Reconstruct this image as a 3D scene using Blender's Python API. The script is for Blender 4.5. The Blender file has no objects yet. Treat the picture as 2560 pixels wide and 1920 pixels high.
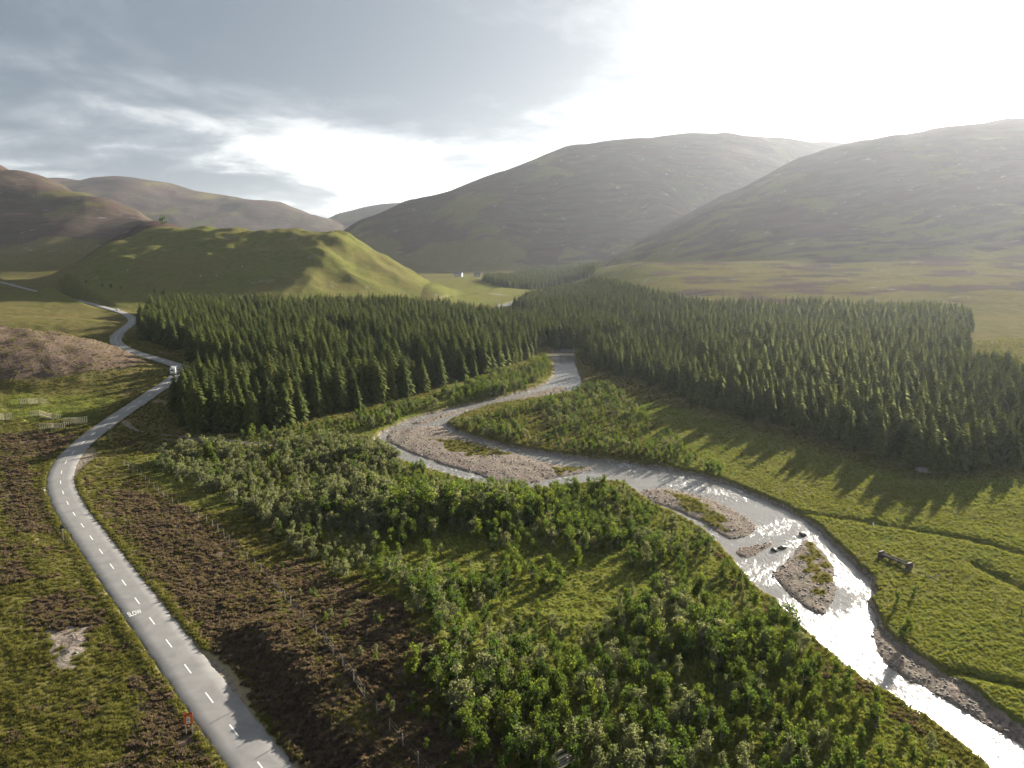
import bpy, bmesh, math, random
import numpy as np
from mathutils import Vector, Matrix, Quaternion

random.seed(4); RNG = np.random.default_rng(7)
scene = bpy.context.scene
C = scene.collection
R = math.radians

# ---------------------------------------------------------------- camera, sky, sun, exposure
cam_d = bpy.data.cameras.new('drone_camera'); cam = bpy.data.objects.new('drone_camera', cam_d); C.objects.link(cam)
cam.location = (0, 0, 60); cam.rotation_euler = (R(90-10.5), 0, 0)
cam_d.sensor_width = 36; cam_d.lens = 36*1778/2560; cam_d.clip_start = 0.5; cam_d.clip_end = 20000
scene.camera = cam
SUN_AZ, SUN_EL = R(38.5), R(15.5)            # to the right of the view direction (+Y), above the horizon
SUN_DIR = Vector((math.sin(SUN_AZ)*math.cos(SUN_EL), math.cos(SUN_AZ)*math.cos(SUN_EL), math.sin(SUN_EL)))
sun_d = bpy.data.lights.new('sun', 'SUN'); sun = bpy.data.objects.new('sun', sun_d); C.objects.link(sun)
sun_d.energy = 5.0; sun_d.angle = R(0.6); sun_d.color = (1.0, 0.925, 0.80)
sun.rotation_euler = (-SUN_DIR).to_track_quat('-Z', 'Y').to_euler()
vs = scene.view_settings
vs.view_transform = 'Standard'; vs.look = 'None'; vs.gamma = 1; vs.use_curve_mapping = False
vs.exposure = 2.0
cy = scene.cycles
cy.use_denoising = True; cy.max_bounces = 6; cy.diffuse_bounces = 3; cy.glossy_bounces = 2; cy.transmission_bounces = 3
cy.transparent_max_bounces = 6; cy.volume_bounces = 0; cy.sample_clamp_indirect = 4; cy.caustics_reflective = False; cy.caustics_refractive = False

world = bpy.data.worlds.new('World'); scene.world = world; world.use_nodes = True
def build_world():
    nt = world.node_tree; N = nt.nodes; L = nt.links; N.clear()
    def nd(t, **k):
        n = N.new(t)
        for a, b in k.items(): setattr(n, a, b)
        return n
    def mth(op, a, b=None, c=None, clamp=False):
        n = nd('ShaderNodeMath', operation=op, use_clamp=clamp)
        for i, v in enumerate((a, b, c)):
            if v is None: continue
            if isinstance(v, (int, float)): n.inputs[i].default_value = v
            else: L.new(v, n.inputs[i])
        return n.outputs[0]
    tc = nd('ShaderNodeTexCoord'); sep = nd('ShaderNodeSeparateXYZ'); L.new(tc.outputs['Generated'], sep.inputs[0])
    x, y, z = sep.outputs
    zz = mth('ADD', mth('MAXIMUM', z, 0.0), 0.17)
    px = mth('DIVIDE', x, zz); py = mth('DIVIDE', y, zz)
    cb = nd('ShaderNodeCombineXYZ'); L.new(px, cb.inputs[0]); L.new(py, cb.inputs[1])
    def noise(scale, detail, rough, off, dist=0.0, sx=1.0, sy=1.0):
        mp = nd('ShaderNodeMapping'); mp.inputs['Location'].default_value = off; mp.inputs['Scale'].default_value = (sx, sy, 1)
        L.new(cb.outputs[0], mp.inputs[0])
        n = nd('ShaderNodeTexNoise'); n.inputs['Scale'].default_value = scale; n.inputs['Detail'].default_value = detail
        n.inputs['Roughness'].default_value = rough; n.inputs['Distortion'].default_value = dist
        L.new(mp.outputs[0], n.inputs['Vector']); return n.outputs[0]
    def rng(v, a, b, c=0.0, d=1.0):
        n = nd('ShaderNodeMapRange', interpolation_type='SMOOTHSTEP'); L.new(v, n.inputs[0])
        for i, q in enumerate((a, b, c, d)): n.inputs[i+1].default_value = q
        return n.outputs[0]
    big = noise(0.38, 3, 0.5, (3.1, 1.7, 0.4), 0.3)
    mid_ = noise(1.25, 6, 0.55, (7.3, 2.2, 1.4), 0.5)
    fine = noise(4.2, 5, 0.55, (0.3, 5.2, 1.0), 0.3)
    v = mth('ADD', mth('ADD', mth('MULTIPLY', big, 0.40), mth('MULTIPLY', mid_, 0.40)), mth('MULTIPLY', fine, 0.20))
    light = rng(v, 0.42, 0.58)                  # thin places in the cloud deck
    low = rng(z, 0.04, 0.27, 1.0, 0.0)          # the deck thins out toward the horizon
    light = mth('MINIMUM', mth('ADD', mth('MULTIPLY', light, 0.50), mth('MULTIPLY', low, mth('ADD', mth('MULTIPLY', light, 0.75), 0.08))), 1.0)
    cl = nd('ShaderNodeValToRGB'); e = cl.color_ramp.elements
    e[0].position = 0.0; e[0].color = (0.88, 1.13, 1.42, 1)
    e[1].position = 1.0; e[1].color = (4.9, 5.0, 5.0, 1)
    m = e.new(0.45); m.color = (1.85, 2.1, 2.35, 1)
    L.new(light, cl.inputs[0])
    # light scattered forward by the cloud around the sun
    dv = nd('ShaderNodeVectorMath', operation='DOT_PRODUCT'); L.new(tc.outputs['Generated'], dv.inputs[0])
    dv.inputs[1].default_value = SUN_DIR
    c = mth('MAXIMUM', dv.outputs['Value'], 0.0)
    glow = mth('ADD', mth('MULTIPLY', mth('POWER', c, 4.5), 5.5), mth('MULTIPLY', mth('POWER', c, 30.0), 6.0))
    gcol = nd('ShaderNodeCombineXYZ'); gcol.inputs[0].default_value = 1.0; gcol.inputs[1].default_value = 0.97; gcol.inputs[2].default_value = 0.92
    gs = nd('ShaderNodeVectorMath', operation='SCALE'); L.new(gcol.outputs[0], gs.inputs[0])
    L.new(mth('MULTIPLY', glow, mth('ADD', mth('MULTIPLY', light, 0.95), 0.42)), gs.inputs['Scale'])
    add = nd('ShaderNodeVectorMath', operation='ADD'); L.new(cl.outputs[0], add.inputs[0]); L.new(gs.outputs[0], add.inputs[1])
    sky = nd('ShaderNodeTexSky', sky_type='NISHITA'); sky.sun_disc = False; sky.sun_elevation = SUN_EL
    sky.sun_rotation = SUN_AZ; sky.dust_density = 2.0; sky.altitude = 400
    mx = nd('ShaderNodeMix', data_type='RGBA'); mx.inputs['Factor'].default_value = 0.93
    L.new(sky.outputs[0], mx.inputs['A']); L.new(add.outputs[0], mx.inputs['B'])
    bg = nd('ShaderNodeBackground'); bg.inputs['Strength'].default_value = 0.05
    L.new(mx.outputs['Result'], bg.inputs['Color'])
    out = nd('ShaderNodeOutputWorld'); L.new(bg.outputs[0], out.inputs['Surface'])
build_world()
world.cycles.sampling_method = 'MANUAL'; world.cycles.sample_map_resolution = 512

# ---------------------------------------------------------------- survey of the place, metres
DATA = {
  'bank_right': [[-3.5,1400.0],[14.0,1350.0],[49.0,1250.0],[62.8,1137.5],[55.2,1012.5],[40.2,912.5],[17.8,837.5],[1.0,780.0],[-10.0,740.0],[-13.8,700.0],[-10.2,660.0],[-1.0,620.0],[14.0,580.0],[26.2,540.0],[35.8,500.0],[38.8,457.5],[35.4,412.5],[33.6,379.2],[33.2,357.5],[32.8,341.5],[32.4,331.1],[31.3,322.3],[29.5,315.3],[26.8,308.9],[23.3,303.3],[17.0,297.4],[7.9,291.4],[0.5,286.5],[-5.2,282.7],[-9.9,278.2],[-13.7,272.8],[-16.9,267.7],[-19.7,262.8],[-21.9,258.0],[-23.5,253.4],[-24.0,249.3],[-23.3,245.9],[-21.6,242.1],[-19.1,238.0],[-16.0,234.0],[-12.4,230.2],[-8.9,226.5],[-5.5,222.9],[-1.3,219.4],[3.7,216.0],[8.4,213.2],[12.6,211.0],[17.0,208.9],[21.7,206.8],[25.8,205.3],[29.2,204.3],[33.1,202.5],[37.4,200.0],[41.6,197.6],[45.7,195.4],[49.5,192.5],[53.1,189.0],[56.2,185.2],[58.8,181.1],[61.1,176.8],[63.2,172.3],[65.1,167.7],[66.7,163.0],[67.9,159.1],[68.5,156.0],[68.8,152.2],[68.6,147.7],[68.5,143.5],[68.4,139.4],[68.4,135.8],[68.5,132.6],[68.4,129.8],[68.0,127.2],[67.4,125.0],[66.5,123.0],[65.4,121.1],[64.1,119.2],[63.1,116.9],[62.2,114.1],[61.7,111.4],[61.4,108.9],[61.4,106.1],[61.8,103.2],[62.5,100.4],[63.4,97.8],[64.2,95.3],[64.8,92.9],[65.3,90.4],[65.8,87.7],[66.4,85.6],[66.8,84.0],[67.7,80.9],[69.0,76.4],[70.2,71.6],[71.4,66.6],[71.9,64.0]],
  'bank_left': [[-16.5,1400.0],[1.0,1350.0],[36.0,1250.0],[49.8,1137.5],[42.2,1012.5],[27.2,912.5],[4.8,837.5],[-12.0,780.0],[-23.0,740.0],[-26.8,700.0],[-23.2,660.0],[-14.0,620.0],[1.0,580.0],[13.2,540.0],[22.8,500.0],[26.4,457.5],[24.2,412.5],[22.9,383.5],[22.6,370.5],[21.9,358.3],[20.9,346.9],[19.3,337.4],[17.0,329.7],[14.1,322.3],[10.7,315.3],[5.4,307.1],[-1.6,297.8],[-9.0,289.1],[-16.8,281.2],[-23.2,274.3],[-28.1,268.4],[-32.2,263.4],[-35.5,259.2],[-37.9,255.0],[-39.5,250.8],[-41.0,246.4],[-42.5,241.9],[-43.7,237.7],[-44.6,233.8],[-45.0,230.3],[-44.9,227.3],[-44.1,223.8],[-42.6,219.8],[-39.7,214.6],[-35.6,208.2],[-30.8,202.6],[-25.5,197.8],[-20.7,193.6],[-16.5,190.0],[-12.6,186.6],[-9.2,183.2],[-5.3,180.9],[-1.1,179.4],[2.6,178.7],[5.8,178.7],[9.5,179.5],[13.9,181.1],[18.0,182.6],[21.9,183.9],[25.2,184.8],[28.0,185.3],[30.2,183.8],[31.8,180.4],[33.3,175.7],[34.8,169.7],[36.6,165.1],[38.8,161.8],[40.8,158.3],[42.7,154.7],[43.9,150.6],[44.4,146.2],[45.0,142.0],[45.5,138.1],[45.7,134.3],[45.8,130.7],[45.9,127.5],[46.1,124.7],[46.6,122.3],[47.4,120.4],[48.0,117.7],[48.4,114.2],[49.0,110.7],[49.5,107.3],[50.1,104.0],[50.6,100.9],[51.3,98.1],[52.2,95.6],[53.3,93.3],[54.5,91.2],[55.5,89.2],[56.4,87.2],[57.0,85.5],[57.4,83.9],[57.8,82.4],[58.2,80.9],[58.6,78.9],[59.0,76.1],[59.5,72.5],[60.2,67.9],[60.6,65.6]],
  'bars': [[[-42.2,233.4],[-41.3,240.0],[-37.1,244.5],[-29.6,246.8],[-24.7,245.7],[-22.5,241.2],[-18.7,235.1],[-13.2,227.5],[-7.2,220.4],[-0.8,213.8],[4.5,208.4],[8.6,204.1],[12.3,201.3],[15.8,199.9],[19.3,199.0],[23.0,198.4],[23.2,196.5],[19.7,193.4],[16.0,190.9],[11.9,189.2],[8.8,187.1],[6.5,184.5],[3.5,183.1],[-0.3,182.8],[-3.9,184.9],[-7.3,189.5],[-11.4,193.7],[-16.2,197.4],[-21.0,201.8],[-25.7,206.8],[-29.9,211.5],[-33.7,215.9],[-37.3,221.1],[-40.9,227.0]],[[-34.4,254.7],[-27.9,263.5],[-19.8,272.5],[-9.9,281.4],[-1.1,291.0],[6.7,301.2],[13.6,310.0],[19.9,317.3],[23.7,319.1],[25.3,315.4],[24.3,310.6],[20.8,304.9],[15.1,299.0],[7.3,292.9],[-0.7,287.3],[-8.8,282.4],[-15.7,275.3],[-21.3,266.0],[-26.0,258.3],[-29.8,252.2],[-33.2,249.4],[-36.1,250.0]],[[34.5,179.0],[38.4,180.1],[42.4,179.4],[46.5,176.7],[49.9,172.9],[52.5,167.9],[54.3,163.5],[55.5,159.6],[56.0,156.5],[55.9,154.4],[54.9,152.0],[53.0,149.5],[50.9,147.7],[48.6,146.6],[47.1,147.5],[46.4,150.3],[45.3,153.5],[44.0,157.1],[42.3,160.5],[40.2,163.8],[37.9,166.8],[35.5,169.6],[33.9,172.8],[33.0,176.6]],[[49.2,142.6],[53.8,144.6],[56.0,145.4],[56.0,144.7],[55.0,143.3],[52.9,141.0],[50.7,139.1],[48.5,137.4],[47.2,137.8],[47.0,140.3]],[[64.4,146.6],[65.0,145.6],[65.3,143.2],[65.2,139.4],[64.5,135.4],[63.3,131.0],[62.0,127.3],[60.5,124.0],[59.0,121.2],[57.6,119.0],[56.0,116.9],[54.3,114.9],[53.1,114.9],[52.5,116.9],[52.0,119.2],[51.6,121.8],[51.2,124.6],[50.8,127.4],[50.9,129.5],[51.6,130.8],[53.0,132.6],[55.2,134.9],[57.4,137.5],[59.5,140.5],[61.5,143.2],[63.2,145.9]],[[61.5,110.3],[61.7,107.4],[62.3,104.2],[63.4,100.6],[64.4,97.1],[65.1,93.9],[66.0,89.6],[67.3,84.2],[67.5,80.9],[66.7,79.8],[65.6,81.1],[64.2,84.7],[62.7,88.1],[61.3,91.2],[59.9,94.0],[58.6,96.5],[58.0,99.2],[58.0,102.2],[58.8,105.7],[60.6,109.7]],[[57.6,80.3],[58.0,79.6],[58.4,78.1],[58.8,75.7],[58.6,74.4],[57.8,74.3],[57.2,75.3],[56.9,77.5],[56.9,79.1],[57.2,80.2]]],
  'bar_grass': [[[-26.4,227.4],[-17.1,226.5],[-6.3,217.0],[-0.6,209.1],[-9.7,207.0],[-19.8,212.6]],[[39.7,177.6],[45.9,173.1],[49.5,160.7],[48.1,149.8],[45.3,155.7],[41.4,166.8]],[[63.5,145.4],[64.7,141.6],[62.5,131.7],[59.0,123.3],[55.6,121.8],[58.6,131.7],[60.0,139.2]],[[12.7,197.9],[23.2,198.3],[18.1,193.4],[11.2,192.0]]],
  'road': [[-14.4,57.42,0.01],[-14.89,57.96,0.01],[-15.86,59.04,0.02],[-17.32,60.65,0.02],[-19.27,62.8,0.03],[-21.19,64.94,0.03],[-23.08,67.06,0.04],[-24.94,69.16,0.05],[-26.78,71.24,0.05],[-28.77,73.49,0.06],[-30.9,75.89,0.08],[-33.17,78.46,0.09],[-35.59,81.19,0.1],[-38.19,84.12,0.12],[-40.96,87.25,0.14],[-43.91,90.59,0.17],[-47.03,94.13,0.19],[-50.0,97.5,0.22],[-52.83,100.71,0.25],[-55.51,103.74,0.27],[-58.05,106.61,0.3],[-60.68,109.59,0.33],[-63.41,112.69,0.36],[-66.23,115.9,0.39],[-69.14,119.22,0.42],[-71.95,122.43,0.45],[-74.66,125.51,0.48],[-77.26,128.47,0.51],[-79.75,131.31,0.54],[-82.18,134.08,0.56],[-84.54,136.79,0.59],[-86.83,139.43,0.61],[-89.05,142.01,0.64],[-91.29,144.58,0.66],[-93.54,147.16,0.69],[-95.81,149.74,0.71],[-98.09,152.32,0.74],[-100.36,154.96,0.77],[-102.63,157.65,0.81],[-104.9,160.39,0.86],[-107.16,163.19,0.91],[-109.3,165.91,0.97],[-111.31,168.56,1.04],[-113.21,171.14,1.1],[-114.99,173.64,1.18],[-116.59,175.97,1.25],[-118.01,178.15,1.32],[-119.25,180.16,1.39],[-120.31,182.0,1.45],[-121.32,183.83,1.52],[-122.27,185.66,1.59],[-123.16,187.47,1.66],[-123.99,189.27,1.73],[-124.77,191.03,1.81],[-125.5,192.74,1.88],[-126.17,194.4,1.96],[-126.78,196.02,2.04],[-127.37,197.66,2.12],[-127.94,199.33,2.21],[-128.49,201.01,2.3],[-129.02,202.73,2.38],[-129.53,204.5,2.48],[-130.01,206.33,2.59],[-130.48,208.21,2.71],[-130.92,210.16,2.84],[-131.38,212.33,2.98],[-131.85,214.75,3.15],[-132.35,217.4,3.33],[-132.85,220.29,3.53],[-133.31,223.15,3.73],[-133.72,226.0,3.94],[-134.08,228.82,4.14],[-134.39,231.62,4.35],[-134.67,234.44,4.57],[-134.93,237.28,4.79],[-135.17,240.15,5.02],[-135.38,243.05,5.25],[-135.58,245.87,5.48],[-135.77,248.63,5.71],[-135.95,251.31,5.94],[-136.12,253.93,6.16],[-136.33,256.61,6.38],[-136.59,259.36,6.6],[-136.88,262.18,6.83],[-137.21,265.07,7.06],[-137.5,267.86,7.27],[-137.74,270.53,7.47],[-137.94,273.09,7.66],[-138.1,275.55,7.83],[-138.33,278.16,8.0],[-138.64,280.93,8.18],[-139.03,283.86,8.37],[-139.49,286.95,8.55],[-140.02,289.9,8.73],[-140.62,292.7,8.88],[-141.28,295.36,9.03],[-142.01,297.87,9.15],[-142.76,300.24,9.27],[-143.52,302.45,9.37],[-144.29,304.52,9.46],[-145.08,306.44,9.54],[-146.01,308.4,9.62],[-147.08,310.39,9.7],[-148.29,312.42,9.77],[-149.64,314.49,9.85],[-151.38,316.73,9.93],[-153.53,319.13,10.01],[-156.07,321.7,10.09],[-159.01,324.43,10.18],[-162.13,327.29,10.28],[-165.43,330.29,10.37],[-168.9,333.41,10.46],[-172.56,336.67,10.56],[-176.39,340.18,10.65],[-180.42,343.94,10.75],[-184.62,347.95,10.85],[-189.01,352.21,10.96],[-193.32,356.7,11.06],[-197.56,361.41,11.17],[-201.71,366.35,11.27],[-205.79,371.51,11.38],[-209.58,376.56,11.48],[-213.07,381.5,11.58],[-216.26,386.33,11.66],[-219.17,391.04,11.74],[-222.21,396.44,11.81],[-225.4,402.52,11.89],[-228.73,409.28,11.96],[-232.21,416.72,12.03],[-235.74,424.7,12.1],[-239.33,433.21,12.16],[-242.97,442.26,12.21],[-246.67,451.85,12.26],[-250.23,461.01,12.31],[-253.67,469.73,12.35],[-256.99,478.01,12.39],[-260.17,485.86,12.43],[-263.61,493.59,12.47],[-267.32,501.21,12.51],[-271.29,508.7,12.54],[-275.51,516.08,12.58],[-280.26,523.91,12.62],[-285.54,532.19,12.66],[-291.34,540.92,12.7],[-297.67,550.1,12.75],[-304.42,559.35,12.8],[-311.6,568.67,12.85],[-319.2,578.06,12.9],[-327.22,587.52,12.95],[-337.08,599.07,13.01],[-348.75,612.69,13.1],[-362.26,628.38,13.2],[-377.59,646.16,13.31],[-394.3,665.09,13.44],[-412.38,685.18,13.57],[-431.83,706.43,13.71],[-452.66,728.84,13.86],[-475.09,752.93,14.02],[-499.13,778.72,14.19],[-524.76,806.19,14.38],[-552.01,835.36,14.57],[-582.88,868.9,14.86],[-617.39,906.8,15.23],[-655.54,949.08,15.69],[-697.32,995.73,16.24],[-794.16,1101.74,16.97],[-946.06,1267.11,17.88],[-1153.02,1491.85,18.97],[-1415.04,1775.94,20.23],[-1611.55,1989.02,21.18],[-1742.56,2131.07,21.81],[-1808.06,2202.09,22.12]],
  'stream': [[-43.4,219.5],[-53.3,218.6],[-63.0,216.7],[-73.1,216.7],[-84.0,219.0],[-92.9,222.4],[-105.2,223.8],[-115.7,226.8],[-126.8,230.3],[-138.7,237.2],[-151.6,242.8],[-160.9,235.6]],
  'laybys': [[[-48.2,99.4],[-45.2,97.8],[-42.0,95.2],[-39.3,91.8],[-36.5,88.1],[-34.7,84.3],[-32.5,80.7],[-35.7,83.9],[-39.9,89.0],[-44.5,94.7]],[[-125.6,206.0],[-120.6,198.1],[-119.4,192.0],[-117.7,184.8],[-116.2,180.1],[-121.4,189.6],[-124.1,198.1]]],
  'hills': [[[-2089.7,2200.0,476.1,900.0],[-1983.9,2175.0,458.0,887.5],[-1772.4,2125.0,421.9,862.5],[-1595.3,2075.0,372.6,837.5],[-1452.8,2025.0,310.1,812.5],[-1359.4,1990.0,277.3,795.0],[-1315.1,1970.0,274.2,785.0],[-1271.6,1950.0,262.9,772.5],[-1228.7,1930.0,243.3,757.5],[-1192.7,1912.5,228.8,742.5],[-1163.5,1897.5,219.5,727.5],[-1127.0,1877.5,211.3,710.0],[-1083.1,1852.5,204.1,690.0],[-1034.7,1820.0,196.6,660.0],[-981.5,1780.0,188.8,620.0],[-927.0,1732.5,170.2,575.0],[-870.9,1677.5,140.9,525.0],[-811.7,1612.5,125.1,470.0],[-749.2,1537.5,122.8,410.0],[-696.3,1475.0,112.0,347.5],[-653.0,1425.0,92.9,282.5],[-631.3,1400.0,83.3,250.0]],[[-606.7,1180.0,95.4,150.0],[-591.7,1160.0,97.0,170.0],[-561.6,1120.0,100.3,210.0],[-534.5,1085.0,102.4,262.5],[-510.3,1055.0,103.5,327.5],[-484.6,1022.5,99.7,362.5],[-457.5,987.5,91.2,367.5],[-423.6,960.0,87.5,362.5],[-383.1,940.0,88.5,347.5],[-344.9,922.5,88.1,335.0],[-309.0,907.5,86.2,325.0],[-276.4,895.0,85.3,312.5],[-247.1,885.0,85.4,297.5],[-224.8,877.5,85.6,290.0],[-209.5,872.5,85.9,290.0],[-196.7,868.8,83.0,282.5],[-186.3,866.2,77.0,267.5],[-173.9,863.8,69.2,250.0],[-159.4,861.2,59.5,230.0],[-144.5,858.8,50.7,205.0],[-129.2,856.2,42.6,175.0],[-116.0,853.8,35.4,147.5],[-104.9,851.2,28.9,122.5],[-99.4,850.0,25.7,110.0]],[[-3866.1,4800.0,472.2,2300.0],[-3662.0,4750.0,474.0,2275.0],[-3253.7,4650.0,477.8,2225.0],[-2971.3,4575.0,485.6,2200.0],[-2814.6,4525.0,497.5,2200.0],[-2687.6,4500.0,497.9,2175.0],[-2590.3,4500.0,486.5,2125.0],[-2507.0,4487.5,486.5,2100.0],[-2437.8,4462.5,497.9,2100.0],[-2328.0,4437.5,498.4,2075.0],[-2177.6,4412.5,488.0,2025.0],[-2055.3,4400.0,467.6,1975.0],[-1961.2,4400.0,436.9,1925.0],[-1838.7,4387.5,408.4,1850.0],[-1688.1,4362.5,381.9,1750.0],[-1561.6,4337.5,366.3,1675.0],[-1459.4,4312.5,361.7,1625.0],[-1354.8,4275.0,340.8,1550.0],[-1248.0,4225.0,303.8,1450.0],[-1143.2,4175.0,271.0,1350.0],[-1040.5,4125.0,242.8,1250.0],[-939.9,4075.0,201.4,1125.0],[-841.2,4025.0,147.2,975.0],[-791.9,4000.0,120.0,900.0]],[[-1316.1,4600.0,125.6,1000.0],[-1270.4,4625.0,171.8,1050.0],[-1179.1,4675.0,264.0,1150.0],[-1094.4,4700.0,314.9,1225.0],[-1016.4,4700.0,324.3,1275.0],[-925.6,4700.0,338.2,1325.0],[-822.1,4700.0,356.8,1375.0],[-731.7,4700.0,369.9,1400.0],[-654.5,4700.0,377.5,1400.0],[-545.3,4700.0,381.6,1400.0],[-404.1,4700.0,382.0,1400.0],[-333.5,4700.0,382.2,1400.0]],[[-583.0,2350.0,97.1,500.0],[-569.2,2362.5,107.5,525.0],[-541.6,2387.5,128.3,575.0],[-491.5,2425.0,160.2,650.0],[-419.0,2475.0,203.3,750.0],[-367.0,2512.5,228.4,817.5],[-335.7,2537.5,235.4,852.5],[-282.4,2562.5,252.2,902.5],[-207.3,2587.5,278.7,967.5],[-138.0,2612.5,303.3,1062.5],[-74.8,2637.5,326.1,1187.5],[-25.0,2662.5,347.1,1262.5],[11.1,2687.5,366.5,1287.5],[59.0,2712.5,389.6,1307.5],[118.5,2737.5,416.5,1322.5],[163.6,2757.5,435.4,1335.0],[194.3,2772.5,446.2,1345.0],[232.5,2785.0,453.8,1350.0],[278.4,2795.0,458.2,1350.0],[333.3,2812.5,465.0,1350.0],[397.1,2837.5,474.2,1350.0],[465.9,2862.5,483.4,1350.0],[539.5,2887.5,492.4,1350.0],[614.4,2912.5,502.2,1350.0],[690.6,2937.5,512.5,1350.0],[755.9,2962.5,518.5,1337.5],[810.4,2987.5,520.1,1312.5],[874.0,3025.0,524.0,1300.0],[946.6,3075.0,530.1,1300.0],[1025.4,3125.0,531.5,1300.0],[1110.5,3175.0,528.1,1300.0],[1193.2,3225.0,529.3,1300.0],[1273.6,3275.0,535.2,1300.0],[1360.1,3325.0,539.8,1300.0],[1453.0,3375.0,543.2,1300.0],[1590.4,3400.0,556.2,1300.0],[1772.3,3400.0,578.9,1300.0],[1863.3,3400.0,590.3,1300.0]],[[314.2,2650.0,423.0,420.0],[344.3,2450.0,360.1,400.0],[382.4,2200.0,272.0,380.0],[400.7,1980.0,177.6,330.0],[406.1,1800.0,109.1,260.0]],[[124.7,1400.0,-53.3,200.0],[143.4,1425.0,-30.3,255.0],[180.8,1475.0,15.8,365.0],[219.3,1520.0,48.3,455.0],[258.9,1560.0,67.2,525.0],[295.1,1597.5,83.4,595.0],[328.0,1632.5,96.7,665.0],[366.4,1667.5,116.6,737.5],[410.4,1702.5,142.9,812.5],[461.3,1740.0,169.8,882.5],[519.2,1780.0,197.1,947.5],[566.5,1812.5,218.5,997.5],[603.2,1837.5,233.8,1032.5],[652.6,1867.5,254.9,1112.5],[714.7,1902.5,281.9,1237.5],[777.6,1935.0,306.2,1332.5],[841.5,1965.0,328.0,1397.5],[908.3,1997.5,345.6,1462.5],[978.0,2032.5,359.1,1527.5],[1067.8,2075.0,375.8,1600.0],[1177.6,2125.0,395.6,1680.0],[1254.2,2162.5,408.3,1735.0],[1297.5,2187.5,413.9,1765.0],[1382.9,2225.0,428.3,1810.0],[1510.2,2275.0,451.6,1870.0],[1667.8,2325.0,471.3,1920.0],[1855.6,2375.0,487.6,1960.0],[2078.7,2400.0,491.1,1947.5],[2336.9,2400.0,482.0,1882.5],[2580.3,2300.0,449.8,1737.5],[2808.6,2100.0,394.5,1512.5],[2922.8,2000.0,366.9,1400.0]]],
  'knolls': [[-262.0,322.0,118.0,62.0,-0.12,16.0],[-395.0,300.0,120.0,80.0,0.0,16.0],[-330.0,480.0,110.0,50.0,-0.3,4.0],[-118.0,668.0,75.0,34.0,0.25,9.0]],
  'scarps': [[[[-8.9,59.3],[-13.4,65.4],[-17.7,71.4],[-22.1,78.2],[-27.9,86.5],[-34.9,96.5],[-40.2,103.1],[-44.9,109.0]],1.35,4.5,40.0],[[[-22.3,115.3],[-16.0,109.7],[-10.0,102.1],[-6.5,96.5],[-4.5,90.5]],1.6,9.0,26.0]],
  'green_hill': [[-520.0,690.0],[-300.0,620.0],[-100.0,600.0],[60.0,620.0],[160.0,800.0],[140.0,1400.0],[-60.0,1400.0],[-150.0,1050.0],[-420.0,1000.0],[-560.0,850.0]],
  'ditches': [[[64.1,162.0],[77.7,156.2],[90.0,148.4],[97.4,143.3],[103.5,135.1],[108.4,126.9]],[[63.0,97.3],[67.6,95.2],[73.0,92.1],[76.7,90.2]],[[91.4,131.3],[93.6,121.1],[95.4,115.8]]],
  'heather': [[[-102.1,175.4],[-94.1,172.0],[-84.5,166.6],[-68.7,152.4],[-55.8,137.2],[-42.7,117.7],[-31.5,98.9],[-24.5,88.0],[-19.3,80.8],[-12.9,72.7],[-9.6,68.1],[-18.7,69.3],[-24.6,74.4],[-29.0,79.2],[-43.0,96.8],[-61.5,118.2],[-78.1,139.1],[-94.7,160.2]],[[-49.5,128.8],[-41.5,133.2],[-27.0,117.6],[-21.6,111.4],[-7.1,96.2],[-9.0,91.4],[-15.0,89.9],[-14.5,82.7],[-6.7,81.8],[0.0,78.8],[-3.7,72.8],[-12.9,72.7],[-19.6,82.3],[-29.3,95.3],[-40.3,114.5]],[[42.3,148.1],[42.8,137.7],[43.2,123.5],[44.1,117.4],[47.3,99.8],[52.9,87.3],[54.0,81.7],[50.3,81.6],[44.7,93.6],[41.2,109.0],[39.7,126.7],[39.4,143.8]],[[-145.5,194.7],[-139.1,195.3],[-114.5,164.5],[-100.2,145.1],[-104.5,143.9],[-122.6,162.3]],[[-85.2,117.3],[-77.1,118.0],[-66.7,107.2],[-68.8,102.1],[-79.8,107.3]],[[-102.2,133.5],[-95.1,130.0],[-88.1,122.9],[-92.4,119.6]],[[-54.0,91.7],[-47.5,90.0],[-39.9,79.1],[-35.9,74.4],[-41.6,74.3],[-48.9,82.9]],[[-162.1,218.6],[-148.7,221.3],[-135.7,216.7],[-129.5,202.1],[-140.8,198.0],[-149.0,199.8]]],
  'lush': [[[32.9,319.7],[51.7,281.1],[82.6,230.1],[108.0,180.5],[136.3,181.9],[126.8,150.6],[69.7,77.5],[67.2,83.5],[61.6,109.7],[64.6,117.8],[68.8,140.3],[63.3,173.3],[47.8,194.7],[39.9,247.0]],[[-196.1,267.1],[-166.9,269.5],[-147.1,261.3],[-143.6,234.7],[-173.0,234.1]],[[-58.3,170.6],[-49.4,223.9],[-3.1,174.3],[27.3,178.7],[42.3,148.1],[42.5,123.5],[46.9,98.8],[52.5,81.7],[54.1,76.0],[3.3,73.9],[-7.6,94.3],[-22.2,114.7]],[[-112.7,197.1],[-93.6,211.8],[-57.4,167.6],[-62.2,154.3],[-85.8,169.4]],[[-104.3,219.1],[-77.1,229.3],[-44.5,276.2],[19.9,389.5],[17.1,332.2],[-28.0,269.9],[-45.6,231.5],[-73.9,219.3]]],
  'scree': [[[-74.0,105.2],[-71.9,107.0],[-68.3,106.0],[-65.4,99.9],[-63.1,93.6],[-66.0,94.5],[-70.2,98.8]]],
  'tracks': [[[-131.8,257.3],[-122.3,257.7]],[[-71.5,799.5],[-81.6,767.2],[-83.4,662.4]]],
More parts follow.
